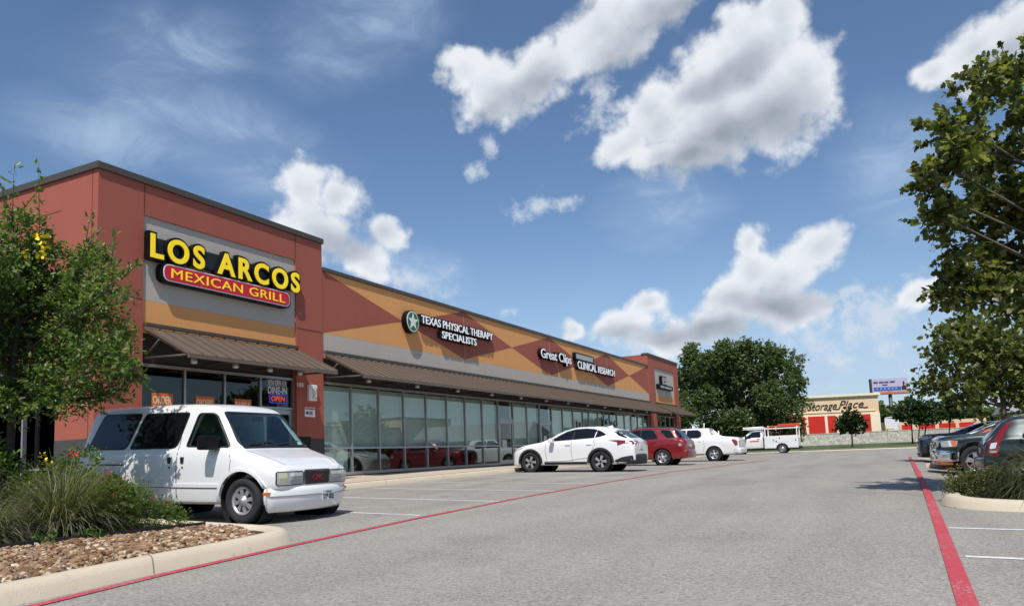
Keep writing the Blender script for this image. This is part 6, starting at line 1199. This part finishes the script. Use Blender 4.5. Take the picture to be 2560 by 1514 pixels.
# billboard far off
P0 = frame(2224, 960, 300); tl, tr = at(2178, 947, 300), at(2268, 942, 300); z0 = (at(2222, 977, 300)).z; z1 = tl.z; S = thing('billboard', (P0.x, P0.y, -2), 'distant lilac and blue roadside billboard above the storage roof', 'billboard')
Ub = Vector((tr.x-tl.x, tr.y-tl.y)).normalized(); Wb = math.hypot(tr.x-tl.x, tr.y-tl.y); Nb = Vector((Ub.y, -Ub.x)); A0 = Vector((tl.x, tl.y))
def bp_(t, n, z): p = A0+Ub*t+Nb*n; return (p.x, p.y, z)
def bq(mb, t0, t1, n0, n1, za, zb, m): mb.prism([bp_(t0, n0, za), bp_(t1, n0, za), bp_(t1, n1, za), bp_(t0, n1, za)], (0, 0, zb-za), m)
b = MB(); bq(b, 0, Wb, 0, -1., z0, z1, mat('billboard_lilac', srgb(186, 176, 204), .7)); b.build('panel', None, S)
b = MB(); bq(b, .7, Wb*.80, .12, .02, z0+.3, z0+1.6, mat('billboard_blue', srgb(38, 92, 160), .7)); b.build('blue_strip', None, S)
ik = mat('billboard_ink', srgb(70, 60, 96), .7)
b = MB(); bw = mat('billboard_pale', srgb(120, 170, 215), .7)
for t0, t1, za, zb in ((.7, 2.4, 3.6, 4.2), (2.9, 4.7, 3.65, 4.2), (5.0, 6.6, 3.7, 4.25), (7.2, 9.1, 3.75, 4.3), (4.1, 6.1, 2.6, 3.0)): bq(b, t0, t1, .14, .02, z0+za*.9, z0+zb*.9, ik)
for k in range(6): bq(b, 1.5+k*1.5, 2.3+k*1.5, .16, .125, z0+.7, z0+1.25, bw)
b.build('lettering', None, S)
b = MB(); kk = [(-.9, 0), (-.85, .9), (-.5, 1.4), (-.2, 1.6), (-.2, 1.8), (-.35, 2.2), (-.25, 2.8), (0, 3.0), (.3, 2.8), (.4, 2.2), (.25, 1.8), (.25, 1.6), (.6, 1.4), (.95, .9), (1., 0)]; b.prism([bp_(Wb*.88+x, .1, z0+.3+z*1.15) for x, z in kk], (-Nb.x*.08+0, -Nb.y*.08, 0), mat('figure_dark', (.02, .02, .03), .7)); b.build('portrait', None, S)
b = MB(); bq(b, 2.5, Wb+.4, 1.0, .2, z0-1.0, z0-.25, mat('catwalk_orange', srgb(206, 118, 84), .7)); bq(b, 2.5, Wb+.3, .8, -.5, z0-1.35, z0-1.02, M_('steel')); b.build('catwalk', None, S); b = MB(); bq(b, -.5, -.05, .3, -1.2, z0-.6, z1, M_('bronze')); b.build('side_frame', None, S)
b = MB(); b.tube([bp_(Wb*.5, -.6, -3), bp_(Wb*.5, -.6, z0)], .7, M_('bronze'), n=14); b.build('pole', None, S)
# far building at the right edge and a wooded rise on the skyline
P0 = at(2600, 1040, 75); S = thing('grey_roof_building', (P0.x, P0.y, -1), 'grey roofed building peeking out at the right edge behind the trees', 'building'); b = MB(); x0, y0 = P0.x, P0.y
b.box(x0-2.2, x0+14, y0, y0+10, -2, 2.2, M_('stucco')); b.build('wall', None, S); b = MB(); b.prism([(x0-3, y0-.8, 2.2), (x0-3, y0+10.8, 2.2), (x0-1.6, y0+5, 4.6)], (18, 0, 0), mat('roof_grey', (.28, .28, .29), .8, var=.1)); b.build('roof', None, S)
def far_trees(name, label, spans, d, m, seed, n, leaf):
    g_ = np.random.default_rng(seed); P = []; 
    for px, ytop, rpx in spans:
        for k in range(n):
            u = g_.normal(0, 1, 3); u /= np.linalg.norm(u); q = at(px, ytop+rpx*.9, d); r = rpx*d/F_PX; P.append((q.x+u[0]*r*1.2, q.y+u[1]*r*1.2, max(q.z+u[2]*r, q.z-r)))
    P = np.array(P); o = leaves(name, P, g_.normal(0, 1, P.shape), leaf*g_.uniform(.6, 1.3, len(P)), 'tuft', m, g_, None, (0, 0, 0), 1.); tag(o, label, 'trees', kind='stuff')
far_trees('distant_wood', 'dark line of distant trees on the skyline beyond the storage yard', [(2150+16*k, 1022+5*math.sin(k*1.7)+(6 if k > 6 else 0), 22) for k in range(0, 30)]+[(1400+22*k, 1085-(k % 3)*4, 24) for k in range(0, 14)], 260, L3, 5, 170, 2.2)
# the big dark tree by the end of the shops
OO = [(1765, 930, 66), (1830, 905, 60), (1905, 898, 50), (1950, 925, 55), (1992, 958, 38), (1850, 985, 100), (1745, 1005, 80), (1935, 1020, 74), (1800, 1075, 75), (1895, 1075, 80), (1975, 1065, 38), (1705, 965, 45), (1994, 1010, 30), (1690, 1060, 60), (1730, 900, 36), (1975, 1090, 28), (1870, 880, 30)]
rr.seed(10); lobes = [lob(x, y, r, dl(80, 2.5)) for x, y, r in OO]
big = clumps(lobes, 9, .34, 3)+[(x, y, z, r*.62) for x, y, z, r in lobes]
q = at(1850, 1110, 80); base = (q.x, q.y, -.55)
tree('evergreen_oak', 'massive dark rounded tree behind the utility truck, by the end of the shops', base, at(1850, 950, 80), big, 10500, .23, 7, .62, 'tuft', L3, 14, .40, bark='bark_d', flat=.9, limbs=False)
# young trees on the lawn
def young(px, ybase, d, ytop, wpx, label, seed, lean=0):
    q = at(px, ybase, d); base = (q.x, q.y, q.z-.15); cy = (ytop+ybase)/2; Lb = [(px+lean, ytop+wpx*.45, wpx*.42), (px-wpx*.42+lean, ytop+wpx*.85, wpx*.40), (px+wpx*.42+lean, ytop+wpx*.85, wpx*.40), (px+lean, ytop+wpx*.95, wpx*.52), (px+wpx*.70+lean, ytop+wpx*1.05, wpx*.2), (px-wpx*.68+lean, ytop+wpx*1.08, wpx*.2)]
    r_ = random.Random(seed); lobes = [lob(x, y, r, d+r_.uniform(-.6, .6)) for x, y, r in Lb]
    tree('young_tree', label, base, at(px+lean*.6, ytop+wpx*.7, d), lobes, 420, .26, 6, .5, 'tuft', L4, seed, .085, group='young trees on the far lawn', bark='bark_d', flat=.9)
young(2131, 1117, 77, 1026, 40, 'young round topped tree in front of the cream storage building', 51, -4)
young(2281, 1103, 84, 996, 42, 'first of three young trees by the stone wall, left trunk', 52, -6)
young(2296, 1104, 82, 1002, 40, 'middle trunk of the three young trees by the stone wall', 53, 6)
young(2309, 1100, 85, 1000, 38, 'right trunk of the three young trees by the stone wall, leaning out', 54, 20)
young(2372, 1098, 90, 990, 40, 'young tree behind the row of three, above the parked cars', 55, 6)
# thin posts behind the parked vehicles
for i, (px, y0, y1, d, lab) in enumerate(((1800, 1076, 1128, 62, 'thin pale post between the white pickup and the utility truck'), (1966, 1118, 1160, 60, ''))):
    if not lab: continue
    a, c = at(px, y0, d), at(px, y1, d); S = thing('sign_post', (c.x, c.y, gz(c.x, c.y)), lab, 'post'); b = MB(); b.tube([(c.x, c.y, gz(c.x, c.y)-.1), (c.x, c.y, a.z)], .045, M_('white'), n=8); b.build('post', None, S)

# across the lot, beyond the right edge: what the shopfront glass mirrors
S = thing('shop_building', (40, 115, -1), 'low flat roofed shop building mirrored as a dark outline in the shopfront glass', 'building')
b = MB(); b.box(34, 48, 66, 128, -2.5, 4.6, M_('stucco')); b.box(33.5, 48, 96, 110, -2.5, 6.2, M_('stucco')); b.build('wall', None, S)
b = MB(); b.box(33.9, 48.1, 65.9, 95.9, 4.6, 4.9, M_('bronze')); b.box(33.4, 48.1, 95.9, 110.1, 6.2, 6.5, M_('bronze')); b.box(33.9, 48.1, 110.11, 128.1, 4.6, 4.9, M_('bronze')); b.build('coping', None, S)
b = MB()
for k in range(9): b.box(33.95, 34, 67.5+3.1*k, 70.2+3.1*k, -1.2, 2.0, M_('cglass'))
b.build('window', None, S)
for i, (x, y, hh, r, lab) in enumerate(((13.5, 47, 6.5, 2.6, 'round crowned lot tree mirrored in the first shop panes'), (21, 70, 7, 3.0, 'wider lot tree mirrored in the middle shop panes'))):
    z0 = gz(x, y); lb = [(x, y, z0+hh*.62, r), (x-r*.5, y+.4, z0+hh*.5, r*.7), (x+r*.5, y-.4, z0+hh*.52, r*.7), (x+.2, y+r*.4, z0+hh*.78, r*.7)]
    tree('broadleaf_tree', lab, (x, y, z0), (x, y, z0+hh*.6), lb, 420, .30, 6, .6, 'lobed', L2, 60+i, .13)
